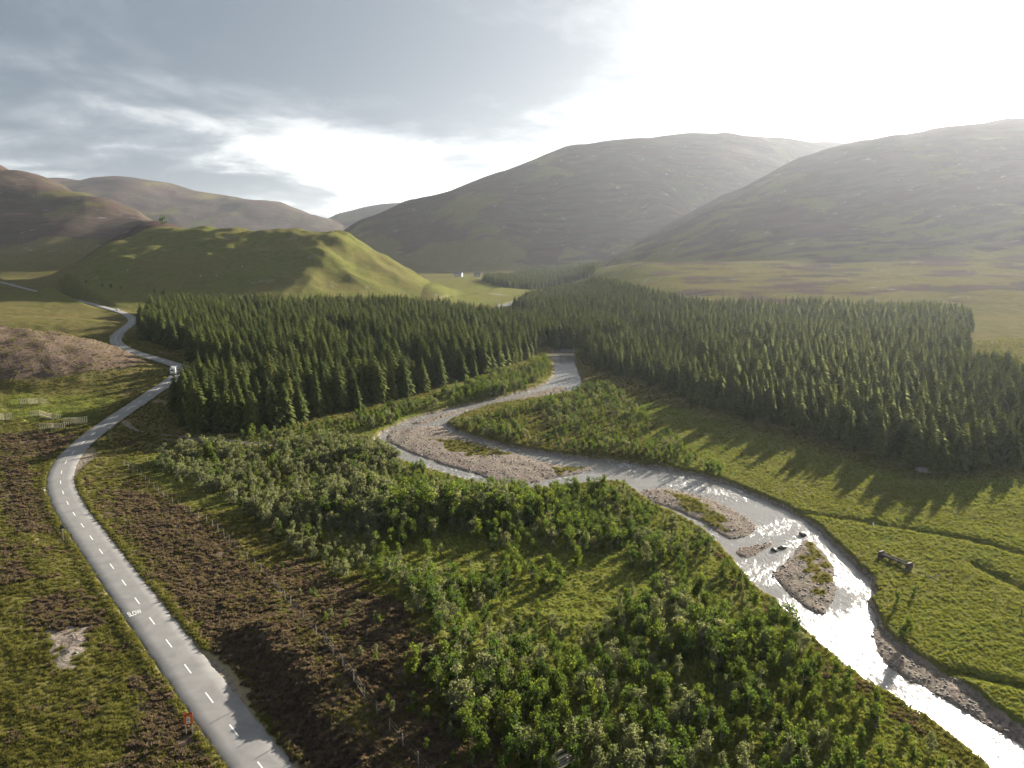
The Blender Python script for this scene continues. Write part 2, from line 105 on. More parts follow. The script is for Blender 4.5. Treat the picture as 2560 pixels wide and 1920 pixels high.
  'birch_areas': [[[-102.9,198.2],[-90.5,210.2],[-59.1,221.2],[-42.0,212.4],[-32.5,198.7],[-19.6,185.5],[-3.1,173.7],[12.3,173.5],[27.0,176.3],[33.6,157.7],[41.4,144.8],[43.0,125.1],[43.6,115.9],[46.9,98.8],[52.5,81.7],[53.6,75.3],[52.7,70.8],[-1.3,69.5],[-8.2,81.8],[-15.5,89.3],[-7.6,94.3],[-22.0,113.3],[-41.5,133.2],[-58.7,154.6],[-77.2,167.8],[-97.7,187.4]],[[-21.4,247.5],[3.1,268.5],[29.8,305.8],[40.2,319.5],[46.6,290.2],[48.4,246.7],[54.6,213.3],[61.4,187.0],[55.1,188.0],[42.9,198.3],[26.5,206.2],[2.5,218.3],[-17.9,237.7]],[[-92.9,222.3],[-77.6,230.8],[-63.7,245.0],[-44.0,273.3],[-14.7,322.0],[19.9,389.5],[18.5,341.0],[3.5,305.8],[-28.0,270.6],[-45.2,236.4],[-63.3,227.2],[-80.9,221.0]],[[-44.9,128.8],[-21.6,111.4],[-7.0,94.4],[-15.5,89.3],[-7.7,81.9],[-1.4,72.7],[-10.6,72.1],[-21.9,88.2],[-37.6,114.7]]],
  'clearings': [[[-25.2,131.1],[-22.7,140.7],[-11.2,144.5],[-0.8,137.3],[-2.2,123.8],[-13.2,121.3]],[[33.0,134.3],[39.0,135.7],[40.3,114.5],[42.9,104.4],[36.7,105.1],[33.3,117.0]],[[3.5,116.7],[14.5,119.5],[18.4,112.0],[14.2,105.4],[6.5,107.1]]],
  'forest_left': [[-130.2,275.4],[-121.5,248.2],[-107.6,227.0],[-91.6,225.8],[-73.6,245.1],[-45.9,285.5],[-15.2,331.8],[13.9,407.8],[19.5,458.7],[18.2,538.8],[-26.9,597.1],[-95.2,604.4],[-194.8,597.1],[-278.8,597.1],[-288.6,547.7],[-245.2,458.7],[-210.5,405.7],[-186.6,381.9],[-168.5,364.8],[-150.0,327.8]],
  'forest_right': [[38.1,382.4],[44.6,356.0],[60.6,311.2],[76.1,253.9],[94.3,226.0],[106.9,199.2],[114.2,182.1],[130.4,185.7],[152.5,198.2],[203.4,231.5],[231.4,275.2],[221.7,303.7],[217.3,332.2],[255.4,399.2],[298.9,460.6],[352.0,552.0],[270.0,590.0],[130.0,600.0],[60.0,560.0],[50.0,470.0]],
  'gap_wood': [[18,436],[40,440],[75,444],[70,520],[40,585],[10,580],[8,480]],
  'far_woods': [[[-50.3,1127.8],[-14.1,1408.0],[41.6,1498.1],[138.8,1562.9],[139.9,1144.9],[115.8,1040.6],[73.2,1094.4],[29.1,1040.8],[-14.0,1005.3]],[[2.0,715.4],[23.8,850.6],[63.5,946.9],[107.6,877.4],[127.8,714.3],[148.0,628.6],[165.3,588.8],[101.0,561.2],[56.9,594.5],[18.0,639.2]]],
  'spots': {'sign_orange':[-40.59,79.98,0.21],'sign_triangle':[-93.77,140.26,0.66],'post_white':[-115.79,168.34,1.07],'camper':[-143.26,297.83,8.95],'car_white':[-322.6,586.47,12.57],'car_red':[-442.11,694.29,18.96],'bridge':[26.84,400.14,-0.28],'feeder0':[74.93,135.24,-0.66],'feeder1':[77.41,130.14,-0.7],'mwhite':[79.93,149.02,-0.51],'slow':[-63.18,110.46,0.22],'fence_r0':[86.05,122.9,-0.65],'fence_r1':[86.47,109.97,-0.6],'fence_r00':[78.66,128.21,-0.62],'boulder1':[64.69,149.35,-2.34],'boulder2':[55.28,141.05,-2.36],'boulder3':[57.41,142.25,-2.35],'house':[-91.21,1260.76,16.86],'house2':[-66.42,1404.55,14.26],'gate':[-101.33,214.76,1.16],'shed':[113.68,187.07,0.83],'sheep1':[-396.1,742.6,41.12],'sheep2':[-308.28,712.09,36.03],'sheep3':[-293.7,714.29,36.35],'sheep4':[-275.54,736.46,44.91],'sheep5':[233.76,354.69,7.58],'sheep6':[272.23,400.73,8.8],'hilltree':[-492.83,1025.72,99.03],'lt1':[67.52,115.92,-0.83],'lt2':[69.82,117.3,-0.79],'lt3':[72.28,118.78,-0.78],'lt4':[63.97,105.54,-0.96],'lt5':[62.46,104.52,-1.07],'lt6':[66.74,113.13,-0.85],'s1':[-174.97,254.64,5.36],'s2':[-161.34,239.97,3.55],'s3':[-144.89,229.96,3.86],'s4':[-149.17,224.51,3.59],'s5':[-172.39,234.16,4.23],'pile':[5.38,73.5,-0.03],'parapet':[-129.32,223.89,3.75],'tree_l':[25.92,118.9,-0.84],'bb1':[-10.55,213.11,-0.57],'bb2':[-4.59,213.03,-0.8],'bb3':[-19.42,222.85,-0.52],'fb1':[-499.12,792.87,28.5],'fb2':[-430.4,725.07,29.19],'fb3':[-404.57,708.27,26.77],'fb4':[-392.74,702.44,25.88],'fb5':[-380.42,696.82,24.61],'fb6':[-338.78,678.3,22.54],'fb7':[-327.9,671.91,20.66],'deer_fence':[[-108.9,192.1],[-101.0,184.4],[-92.7,175.2],[-82.2,163.8],[-75.3,156.9],[-68.0,150.8],[-61.3,143.0],[-54.9,134.8],[-49.5,128.8],[-42.6,119.6],[-35.8,109.0],[-29.9,99.7],[-25.1,92.5],[-20.3,86.0],[-16.1,80.2],[-13.0,75.9],[-10.1,72.1],[-7.9,68.6]]},
}

# ---------------------------------------------------------------- terrain maths
F_PX = 1778.0 / 2560.0          # focal length over picture width
CAM_Z = 60.0
TILT = math.radians(10.5)

def perlin(x, y, seed=0):
    xi = np.floor(x).astype(np.int64); yi = np.floor(y).astype(np.int64)
    xf = x - xi; yf = y - yi
    u = xf*xf*xf*(xf*(xf*6-15)+10); v = yf*yf*yf*(yf*(yf*6-15)+10)
    def g(ix, iy, dx, dy):
        h = (ix*374761393 + iy*668265263 + seed*1013904223) & 0xffffffff
        h = ((h ^ (h >> 13))*1274126177) & 0xffffffff
        a = ((h ^ (h >> 16)) & 0xffff)*(2*math.pi/65536)
        return np.cos(a)*dx + np.sin(a)*dy
    n00 = g(xi, yi, xf, yf); n10 = g(xi+1, yi, xf-1, yf)
    n01 = g(xi, yi+1, xf, yf-1); n11 = g(xi+1, yi+1, xf-1, yf-1)
    a = n00+u*(n10-n00); b = n01+u*(n11-n01)
    return (a+v*(b-a))*1.5

def fbm(x, y, octaves=4, seed=0, gain=0.5):
    s = 0; a = 1.0
    for i in range(octaves):
        s = s + a*perlin(x, y, seed+i*17); a *= gain; x = x*2.03+13.7; y = y*2.03-7.1
    return s

def sstep(a, b, x):
    t = np.clip((x-a)/(b-a), 0, 1)
    return t*t*(3-2*t)

def line_dist(x, y, line):
    """distance to a polyline, the signed side (left of travel positive), segment index and parameter"""
    best = np.full(x.shape, 1e18); side = np.zeros(x.shape); par = np.zeros(x.shape)
    L = np.asarray(line, float)
    for i in range(len(L)-1):
        ax, ay = L[i, :2]; bx, by = L[i+1, :2]
        dx, dy = bx-ax, by-ay; ll = dx*dx+dy*dy+1e-12
        t = np.clip(((x-ax)*dx+(y-ay)*dy)/ll, 0, 1)
        ex = x-ax-t*dx; ey = y-ay-t*dy
        d = ex*ex+ey*ey
        m = d < best
        best = np.where(m, d, best); par = np.where(m, i+t, par)
        side = np.where(m, np.sign(dx*ey-dy*ex), side)
    return np.sqrt(best), side, par

def inside(x, y, poly):
    P = np.asarray(poly, float); r = np.zeros(x.shape, bool)
    j = len(P)-1
    for i in range(len(P)):
        xi_, yi_ = P[i, 0], P[i, 1]; xj, yj = P[j, 0], P[j, 1]
        c = ((yi_ > y) != (yj > y)) & (x < (xj-xi_)*(y-yi_)/(yj-yi_+1e-12)+xi_)
        r ^= c; j = i
    return r

def poly_sd(x, y, poly):
    """signed distance, negative inside"""
    P = list(poly)+[poly[0]]
    d, _, _ = line_dist(x, y, P)
    return np.where(inside(x, y, poly), -d, d)

def boxed(fn, x, y, poly, pad, far):
    """evaluate fn(x,y,poly) only near the polygon"""
    P = np.asarray(poly, float)
    m = (x > P[:, 0].min()-pad) & (x < P[:, 0].max()+pad) & (y > P[:, 1].min()-pad) & (y < P[:, 1].max()+pad)
    r = np.full(x.shape, far)
    if m.any(): r[m] = fn(x[m], y[m], poly)
    return r

def water_z(y):
    return -3.0 + 0.008*np.clip(y, -50, 2500)

ROAD_Y = [-500, 75, 180, 230, 280, 330, 400, 600, 900, 1300, 3000]
ROAD_Z = [0, 0, 1.0, 4.0, 8.5, 10.5, 12, 13, 15, 20, 24]
def road_z(y):
    # smoothed by averaging the piecewise line
    s = 0
    for o in (-24, -12, 0, 12, 24): s = s + np.interp(y+o, ROAD_Y, ROAD_Z)
    return s/5

def polyval(line, par, k):
    L = np.asarray(line, float)[:, k]
    i = np.clip(par.astype(int), 0, len(L)-2)
    f = np.clip(par-i, 0, 1)
    return L[i]*(1-f)+L[i+1]*f

def terrain(x, y, D, want_masks=False):
    x = np.asarray(x, float); y = np.asarray(y, float)
    shp = x.shape; x = x.ravel(); y = y.ravel()
    zw = water_z(y)
    river = D['bank_left'] + D['bank_right'][::-1]
    dl, _, _ = line_dist(x, y, D['bank_left']); dr, _, _ = line_dist(x, y, D['bank_right'])
    ins = inside(x, y, river)
    sd = np.where(ins, -np.minimum(dl, dr), np.minimum(dl, dr))
    wob = 0.9*perlin(x/5, y/5, 3)+0.5*perlin(x/2, y/2, 4)
    sdw = sd + wob*sstep(0.0, 2.0, np.abs(sd)+1.0)*0.8
    left = dl < dr
    bench = road_z(y) - 0.3
    fl = zw+1.2 + (bench-(zw+1.2))*sstep(12, 95, dl)
    fr = zw+1.15 + 0.018*np.clip(dr, 0, 500) + 0.6*sstep(20, 60, dr) + 0.012*np.clip(dr-190, 0, 400)
    floor = np.where(left, fl, fr)
    k = sstep(-60, 60, dl-dr)
    mixf = fl*(1-k)+fr*k
    floor = np.where(sd > 60, mixf, floor)
    floor = floor + 0.085*np.clip(y-555, 0, 420)*sstep(40, 190, x)*sstep(1800, 900, y)
    # rolling of the floor
    floor = floor + 0.9*sstep(15, 60, sd)*fbm(x/70, y/70, 3, 11)
    # hills: crest lines with a width to either side
    hills = []
    for hi_, h in enumerate(D['hills']):
        L = np.asarray(h, float)
        W = L[:, 3].max()*1.15
        m = (x > L[:, 0].min()-W) & (x < L[:, 0].max()+W) & (y > L[:, 1].min()-W) & (y < L[:, 1].max()+W)
        v = np.zeros(x.shape)
        if m.any():
            wx = x[m]; wy = y[m]; fm = floor[m]
            q = W/9
            wx2 = wx + q*0.32*fbm(wx/q/2.2, wy/q/2.2, 2, 31); wy2 = wy + q*0.32*fbm(wx/q/2.2+9, wy/q/2.2, 2, 37)
            if hi_ != 5:       # a ridge lying across the valley
                def crest(xx, k): return np.interp(xx, L[:, 0], L[:, k])
                d0 = np.abs(wy-crest(wx, 1)); d2 = np.abs(wy2-crest(wx2, 1)); w = crest(wx, 3)
                b = sstep(0.0, 0.35, d0/w)
                tt = np.clip((d0*(1-b)+d2*b)/w, 0, 1)
                over = np.maximum(L[0, 0]-wx, wx-L[-1, 0])
                end = 1-sstep(0, np.where(wx < L[0, 0], 150.0, 0.25*L[-1, 3]+12), over)
                best = np.clip(crest(wx, 2)-fm, 0, None)*0.5*(1+np.cos(np.pi*tt**0.92))*end
            else:
                best = np.zeros(wx.shape)
                for i in range(len(L)-1):
                    ax, ay = L[i, :2]; bx, by = L[i+1, :2]; ex, ey = bx-ax, by-ay; ll = ex*ex+ey*ey
                    t = np.clip(((wx-ax)*ex+(wy-ay)*ey)/ll, 0, 1)
                    d0 = np.hypot(wx-ax-t*ex, wy-ay-t*ey)
                    t2 = np.clip(((wx2-ax)*ex+(wy2-ay)*ey)/ll, 0, 1)
                    d2 = np.hypot(wx2-ax-t2*ex, wy2-ay-t2*ey)
                    w = L[i, 3]*(1-t)+L[i+1, 3]*t; zc = L[i, 2]*(1-t)+L[i+1, 2]*t
                    b = sstep(0.0, 0.35, d0/w)
                    tt = np.clip((d0*(1-b)+d2*b)/w, 0, 1)
                    best = np.maximum(best, np.clip(zc-fm, 0, None)*0.5*(1+np.cos(np.pi*tt**0.92)))
            v[m] = best
        hills.append(v)
    hh = np.stack(hills)
    p = 14.0
    hsum = (np.sum(np.power(hh+1e-9, p), 0))**(1/p)
    rough = sstep(8, 120, hsum)
    far = sstep(500, 2500, y)
    gul = 1-np.abs(perlin(x/(90+160*far), y/(140+260*far), 51))*2
    hsum = hsum + rough*(1-0.5*sstep(0.0, 1, 0))*((6+9*far)*fbm(x/(140+220*far), y/(140+220*far), 3, 61) + (4+9*far)*(gul-0.4))*0.55
    hsum = hsum + sstep(2, 20, hsum)*(1.5*(1-sstep(700, 1300, y))*fbm(x/28, y/28, 2, 71)+3.0*(1-0.6*far)*fbm(x/90, y/90, 2, 73))
    gk = sstep(60, -40, boxed(poly_sd, x, y, D['green_hill'], 200, 1e3))
    hsum = hsum + gk*sstep(8, 40, hsum)*3.6*fbm(x/48, y/40, 3, 75)
    z = floor + hsum
    # heather knoll by the road
    for (kx, ky, rx, ry, ang, hgt) in D['knolls']:
        ca, sa = math.cos(ang), math.sin(ang)
        u = ((x-kx)*ca+(y-ky)*sa)/rx; v = (-(x-kx)*sa+(y-ky)*ca)/ry
        q = np.clip(1-(u*u+v*v), 0, 1)
        z = z + hgt*q*q*(3-2*q)*(1+0.06*perlin(x/9, y/9, 81))
    # river terrace scarp: steep toward the road, easing to the river
    for (line, hgt, wl, wr) in D['scarps']:
        d, s, par = line_dist(x, y, line)
        d = d + 1.0*perlin(x/6, y/6, 91)
        e = np.minimum(par, len(line)-1-par)
        tap = sstep(0, 1.0, e)
        ld = np.where(s > 0, d, -d)         # positive = left of travel
        z = z + tap*hgt*np.where(ld > 0, 1-sstep(0, wl, ld), np.exp(-(np.maximum(-ld, 0)/wr)**2))
    # hummocks
    nearf = 1-sstep(350, 900, y)
    hum = nearf*sstep(2, 12, sd)*(0.38*fbm(x/7, y/7, 3, 101)+0.16*perlin(x/1.7, y/1.7, 105))
    hum = hum*np.where(left, 1.0, 0.45)
    z = z + hum
    # drains cut across the meadow
    for P in D['ditches']:
        dd, _, _ = line_dist(x, y, P)
        z = z - 0.75*np.exp(-((dd+0.35*perlin(x/5, y/5, 141))/1.1)**2)
    # side stream
    ds, _, _ = line_dist(x, y, D['stream'])
    zs = np.minimum(z, zw+2.2+0.03*np.maximum(dl-20, 0))
    sz = np.interp(x, [D['stream'][-1][0], D['stream'][0][0]], [2.0, 0.2])
    zbed = np.minimum(water_z(y)+1.0*sz+0.7, z)
    z = np.where(sd > 0, zbed + (z-zbed)*sstep(0.9, 4.5, ds + 0.8*perlin(x/4, y/4, 7)), z)
    # road and its shoulders
    rd, rs, rpar = line_dist(x, y, D['road'])
    rz = polyval(D['road'], rpar, 2)
    lay = np.full(x.shape, 1e3)
    for P in D['laybys']: lay = np.minimum(lay, boxed(poly_sd, x, y, P, 15, 1e3))
    rdm = np.minimum(rd-2.9, np.where(lay < 900, lay, 1e3))
    z = np.where(rdm < 30, (rz-0.07-0.0005*np.abs(y)) + (z-(rz-0.07-0.0005*np.abs(y)))*sstep(0.5, 8.5, rdm), z)
    z = z + 0.22*np.exp(-((rdm-1.3)/0.7)**2)*(y < 420)
    # river bed and gravel bars
    bars = np.full(x.shape, 1e3); hb = np.zeros(x.shape)
    for P in D['bars']:
        s_ = boxed(poly_sd, x, y, P, 12, 1e3)
        bars = np.minimum(bars, s_)
    bars = bars + 0.5*wob
    bed = zw - 0.45 + 0.10*fbm(x/3, y/3, 2, 111)
    barz = zw + 0.32 + 0.35*sstep(0, 7, -bars) + 0.16*fbm(x/4, y/4, 3, 115)
    bed = bed + (barz-bed)*sstep(1.6, -1.0, bars)
    z = np.where(sdw < 1.3, bed + (z-bed)*sstep(-0.1, 1.3, sdw), z)
    if not want_masks:
        return z.reshape(shp)
    # ---- cover masks
    heath = np.zeros(x.shape)
    for P in D['heather']:
        s_ = boxed(poly_sd, x, y, P, 20, 1e3)
        heath = np.maximum(heath, sstep(4, -4, s_))
    lush = 0.55*sstep(60, -40, boxed(poly_sd, x, y, D['green_hill'], 200, 1e3))
    for P in D['lush']:
        s_ = boxed(poly_sd, x, y, P, 30, 1e3)
        lush = np.maximum(lush, sstep(6, -6, s_))
    kn = np.zeros(x.shape)
    for (kx, ky, rx, ry, ang, hgt) in D['knolls'][:2]:
        ca, sa = math.cos(ang), math.sin(ang)
        u = ((x-kx)*ca+(y-ky)*sa)/rx; v = (-(x-kx)*sa+(y-ky)*ca)/ry
        kn = np.maximum(kn, sstep(0.85, 0.55, u*u+v*v))
    hillm = sstep(25, 90, hsum)
    patch = fbm(x/60, y/60, 3, 121)
    gl = boxed(poly_sd, x, y, D['green_hill'], 200, 1e3)
    green = sstep(60, -40, gl)
    heath = np.maximum(heath, kn)
    heath = np.maximum(heath, np.where(left & (sd > 60) & (y < 900), 0.24+0.6*patch, 0)*(rdm > 1.5)*(1-sstep(180, 240, y)*0.25))
    heath = np.maximum(heath, sstep(10, 80, hsum+42*fbm(x/150, y/220, 4, 127))*(0.76+0.5*fbm(x/230, y/340, 4, 125))*(1-green))
    heath = np.maximum(heath, sstep(540, 640, y)*sstep(30, 120, x)*(0.44+0.5*fbm(x/80, y/55, 4, 129)))
    heath = heath*(1-lush*0.9)
    gravel = np.where(sdw < 1.0, 1.0, 0.0)*sstep(1.2, 0.4, sdw)
    gravel = np.maximum(gravel, sstep(2.2, 0.8, ds)*(sd > 0)*0.7)
    gravel = np.maximum(gravel, sstep(1.0, -0.3, lay)*1.0)
    for P in D['scree']:
        s_ = boxed(poly_sd, x, y, P, 10, 1e3)
        gravel = np.maximum(gravel, 0.62*sstep(1.5, -1.5, s_ + 2.2*perlin(x/2, y/2, 131)))
    for P in D['bar_grass']:
        gp = boxed(poly_sd, x, y, P, 10, 1e3)
        gravel = gravel*(1-0.85*sstep(1.5, -1.5, gp+3.2*perlin(x/3, y/3, 133)))
    tan = sstep(1.1, 0.3, np.abs(rdm-0.3))*(y < 420)
    for P in D['tracks']:
        dt, _, _ = line_dist(x, y, P)
        tan = np.maximum(tan, sstep(2.6, 1.4, dt)*0.9)
    return (z.reshape(shp), dict(heath=np.clip(heath, 0, 1), lush=lush, gravel=np.clip(gravel, 0, 1), tan=np.clip(tan, 0, 1),
            sd=sd, sdw=sdw, left=left, rdm=rdm, rd=rd, bars=bars, hill=hillm, lay=lay, green=green))
# ---------------------------------------------------------------- helpers
def mesh_np(name, verts, faces, mats=(), midx=None, smooth=False):
    """verts Nx3, faces: array Mx3 / Mx4 or a list of those"""
    me = bpy.data.meshes.new(name)
    verts = np.asarray(verts, np.float32)
    if not isinstance(faces, list): faces = [faces]
    elif isinstance(faces[0], tuple): faces = [np.array(faces)]
    faces = [np.asarray(f, np.int32) for f in faces if len(f)]
    nl = sum(f.size for f in faces); nf = sum(len(f) for f in faces)
    me.vertices.add(len(verts)); me.vertices.foreach_set('co', verts.ravel())
    me.loops.add(nl); me.polygons.add(nf)
    me.loops.foreach_set('vertex_index', np.concatenate([f.ravel() for f in faces]))
    st = []; s = 0
    for f in faces:
        k = f.shape[1]; st.append(s+np.arange(len(f))*k); s += f.size
    me.polygons.foreach_set('loop_start', np.concatenate(st).astype(np.int32))
    for m in mats: me.materials.append(m)
    if midx is not None: me.polygons.foreach_set('material_index', np.asarray(midx, np.int32))
    if smooth: me.polygons.foreach_set('use_smooth', np.ones(nf, bool))
    me.update(calc_edges=True); me.validate()
    return me

def link(name, me, parent=None, loc=None):
    o = bpy.data.objects.new(name, me); C.objects.link(o)
    if parent: o.parent = parent
    if loc is not None: o.location = loc
    return o
def tag(o, label, cat, group=None):
    o['label'] = label; o['category'] = cat
    if group: o['group'] = group
    return o
def empty(name, loc=(0, 0, 0), rz=0.0):
    o = bpy.data.objects.new(name, None); o.empty_display_size = 0.3; C.objects.link(o)
    o.location = loc; o.rotation_euler = (0, 0, rz); return o
def struct(o): o['kind'] = 'structure'; return o
def stuff(o, label=None, cat=None):
    o['kind'] = 'stuff'
    if label: o['label'] = label; o['category'] = cat
    return o

class MB:
    """collects simple shapes into one mesh"""
    def __init__(s): s.v = []; s.f = []
    def box(s, c, size, rz=0.0, taper=1.0, M=None):
        cx, cy_, cz = c; sx, sy, sz = [q/2 for q in size]; b = len(s.v)
        for k, (i, j, l) in enumerate([(-1,-1,-1),(1,-1,-1),(1,1,-1),(-1,1,-1),(-1,-1,1),(1,-1,1),(1,1,1),(-1,1,1)]):
            t = taper if l > 0 else 1.0
            p = Vector((i*sx*t, j*sy*t, l*sz))
            if M is not None: p = M @ p
            elif rz: p = Matrix.Rotation(rz, 3, 'Z') @ p
            s.v.append((p.x+cx, p.y+cy_, p.z+cz))
        s.f += [tuple(b+q for q in f) for f in ((0,3,2,1),(4,5,6,7),(0,1,5,4),(1,2,6,5),(2,3,7,6),(3,0,4,7))]
        return s
    def tube(s, a, b_, r0, r1=None, n=6):
        a = Vector(a); b_ = Vector(b_); r1 = r0 if r1 is None else r1
        d = (b_-a).normalized(); u = d.orthogonal().normalized(); w = d.cross(u); k = len(s.v)
        for p, r in ((a, r0), (b_, r1)):
            for i in range(n):
                t = 2*math.pi*i/n; q = p+u*math.cos(t)*r+w*math.sin(t)*r; s.v.append(tuple(q))
        for i in range(n):
            j = (i+1) % n; s.f.append((k+i, k+j, k+n+j, k+n+i))
        s.f.append(tuple(k+i for i in reversed(range(n)))); s.f.append(tuple(k+n+i for i in range(n)))
        return s
    def prism(s, pts, y0, y1):
        """outline in x,z extruded along y"""
        k = len(s.v); n = len(pts)
        for yy in (y0, y1):
            for (x, z) in pts: s.v.append((x, yy, z))
        for i in range(n):
            j = (i+1) % n; s.f.append((k+i, k+j, k+n+j, k+n+i))
        s.f.append(tuple(k+i for i in reversed(range(n)))); s.f.append(tuple(k+n+i for i in range(n)))
        return s
    def build(s, name, mat, parent=None, bevel=0.0, smooth=False):
        me = bpy.data.meshes.new(name); me.from_pydata(s.v, [], s.f)
        if bevel or True:
            bm = bmesh.new(); bm.from_mesh(me); bmesh.ops.recalc_face_normals(bm, faces=bm.faces)
            if bevel: bmesh.ops.bevel(bm, geom=list(bm.edges), offset=bevel, segments=1, affect='EDGES')
            bm.to_mesh(me); bm.free()
        me.materials.append(mat)
        if smooth: me.polygons.foreach_set('use_smooth', np.ones(len(me.polygons), bool))
        return link(name, me, parent)

# ---------------------------------------------------------------- materials
class NT:
    def __init__(s, name):
        s.m = bpy.data.materials.new(name); s.m.use_nodes = True; s.t = s.m.node_tree; s.N = s.t.nodes; s.L = s.t.links
        s.N.clear(); s.out = s.N.new('ShaderNodeOutputMaterial')
    def n(s, t, **k):
        q = s.N.new(t)
        for a, b in k.items(): setattr(q, a, b)
        return q
    def put(s, sock, v):
        if isinstance(v, bpy.types.NodeSocket): s.L.new(v, sock)
        elif v is not None: sock.default_value = v
    def math(s, op, a, b=None, clamp=False):
        q = s.n('ShaderNodeMath', operation=op, use_clamp=clamp); s.put(q.inputs[0], a); s.put(q.inputs[1], b); return q.outputs[0]
    def mix(s, f, a, b, bt='MIX'):
        q = s.n('ShaderNodeMix', data_type='RGBA', blend_type=bt); s.put(q.inputs['Factor'], f)
        for k, v in (('A', a), ('B', b)):
            if isinstance(v, tuple) and len(v) == 3: v = v+(1,)
            s.put(q.inputs[k], v)
        return q.outputs['Result']
    def noise(s, scale, detail=3, rough=0.55, vec=None, dist=0.0):
        q = s.n('ShaderNodeTexNoise'); q.inputs['Scale'].default_value = scale; q.inputs['Detail'].default_value = detail
        q.inputs['Roughness'].default_value = rough; q.inputs['Distortion'].default_value = dist
        s.put(q.inputs['Vector'], vec if vec is not None else s.geo()); return q.outputs[0]
    def geo(s):
        if not hasattr(s, '_g'): s._g = s.n('ShaderNodeNewGeometry').outputs['Position']
        return s._g
    def obj(s):
        if not hasattr(s, '_o'): s._o = s.n('ShaderNodeTexCoord').outputs['Object']
        return s._o
    def rng(s, v, a, b, c=0.0, d=1.0):
        q = s.n('ShaderNodeMapRange', interpolation_type='SMOOTHSTEP'); s.put(q.inputs[0], v)
        for i, x in enumerate((a, b, c, d)): q.inputs[i+1].default_value = x
        return q.outputs[0]
    def bump(s, h, dist, strength=1.0, normal=None):
        q = s.n('ShaderNodeBump'); q.inputs['Distance'].default_value = dist; s.put(q.inputs['Strength'], strength)
        s.put(q.inputs['Height'], h)
        if normal is not None: s.put(q.inputs['Normal'], normal)
        return q.outputs[0]
    def bsdf(s, col, rough=0.8, normal=None, **k):
        q = s.n('ShaderNodeBsdfPrincipled')
        if isinstance(col, tuple) and len(col) == 3: col = col+(1,)
        s.put(q.inputs['Base Color'], col); s.put(q.inputs['Roughness'], rough)
        if normal is not None: s.put(q.inputs['Normal'], normal)
        for a, b in k.items(): s.put(q.inputs[a.replace('_', ' ')], b)
        s.L.new(q.outputs[0], s.out.inputs['Surface']); return q

def simple(name, col, rough=0.7, var=0.25, scale=3.0, bump=0.0, metallic=0.0):
    t = NT(name)
    n = t.noise(scale, 4, 0.6, t.obj())
    dark = tuple(c*(1-var) for c in col); lite = tuple(min(1, c*(1+var)) for c in col)
    c = t.mix(t.rng(n, 0.3, 0.7), dark, lite)
    nm = t.bump(n, bump) if bump else None
    t.bsdf(c, rough, nm, Metallic=metallic)
    return t.m

def leaf(name, cols, trans=0.45, rough=0.6, gloss=0.004, tint=(1, 1, 1)):
    """foliage that lets the light through: tint varies from plant to plant and leaf clump to leaf clump"""
    t = NT(name)
    oi = t.n('ShaderNodeObjectInfo').outputs['Random']
    r = t.n('ShaderNodeValToRGB'); e = r.color_ramp.elements
    for i, c in enumerate(cols):
        q = e[i] if i < 2 else e.new(i/(len(cols)-1))
        q.color = c+(1,)
    for i, q in enumerate(sorted(e, key=lambda k: k.position)): pass
    e[0].position = 0; e[len(e)-1].position = 1
    t.L.new(oi, r.inputs[0])
    n = t.noise(1.1, 3, 0.6)
    c = t.mix(t.rng(n, 0.25, 0.75), (0.62, 0.62, 0.62), (1.35, 1.30, 1.15))
    col = t.mix(1.0, r.outputs[0], c, 'MULTIPLY')
    d = t.n('ShaderNodeBsdfDiffuse'); t.L.new(col, d.inputs[0])
    tr = t.n('ShaderNodeBsdfTranslucent')
    t.L.new(t.mix(1.0, col, (1.25, 1.2, 0.7), 'MULTIPLY'), tr.inputs[0])
    mx = t.n('ShaderNodeMixShader'); mx.inputs[0].default_value = trans
    t.L.new(d.outputs[0], mx.inputs[1]); t.L.new(tr.outputs[0], mx.inputs[2])
    gl = t.n('ShaderNodeBsdfGlossy'); gl.inputs['Roughness'].default_value = rough; gl.inputs['Color'].default_value = tuple(tint)+(1,)
    m2 = t.n('ShaderNodeMixShader'); m2.inputs[0].default_value = gloss
    t.L.new(mx.outputs[0], m2.inputs[1]); t.L.new(gl.outputs[0], m2.inputs[2])
    t.L.new(m2.outputs[0], t.out.inputs['Surface'])
    return t.m

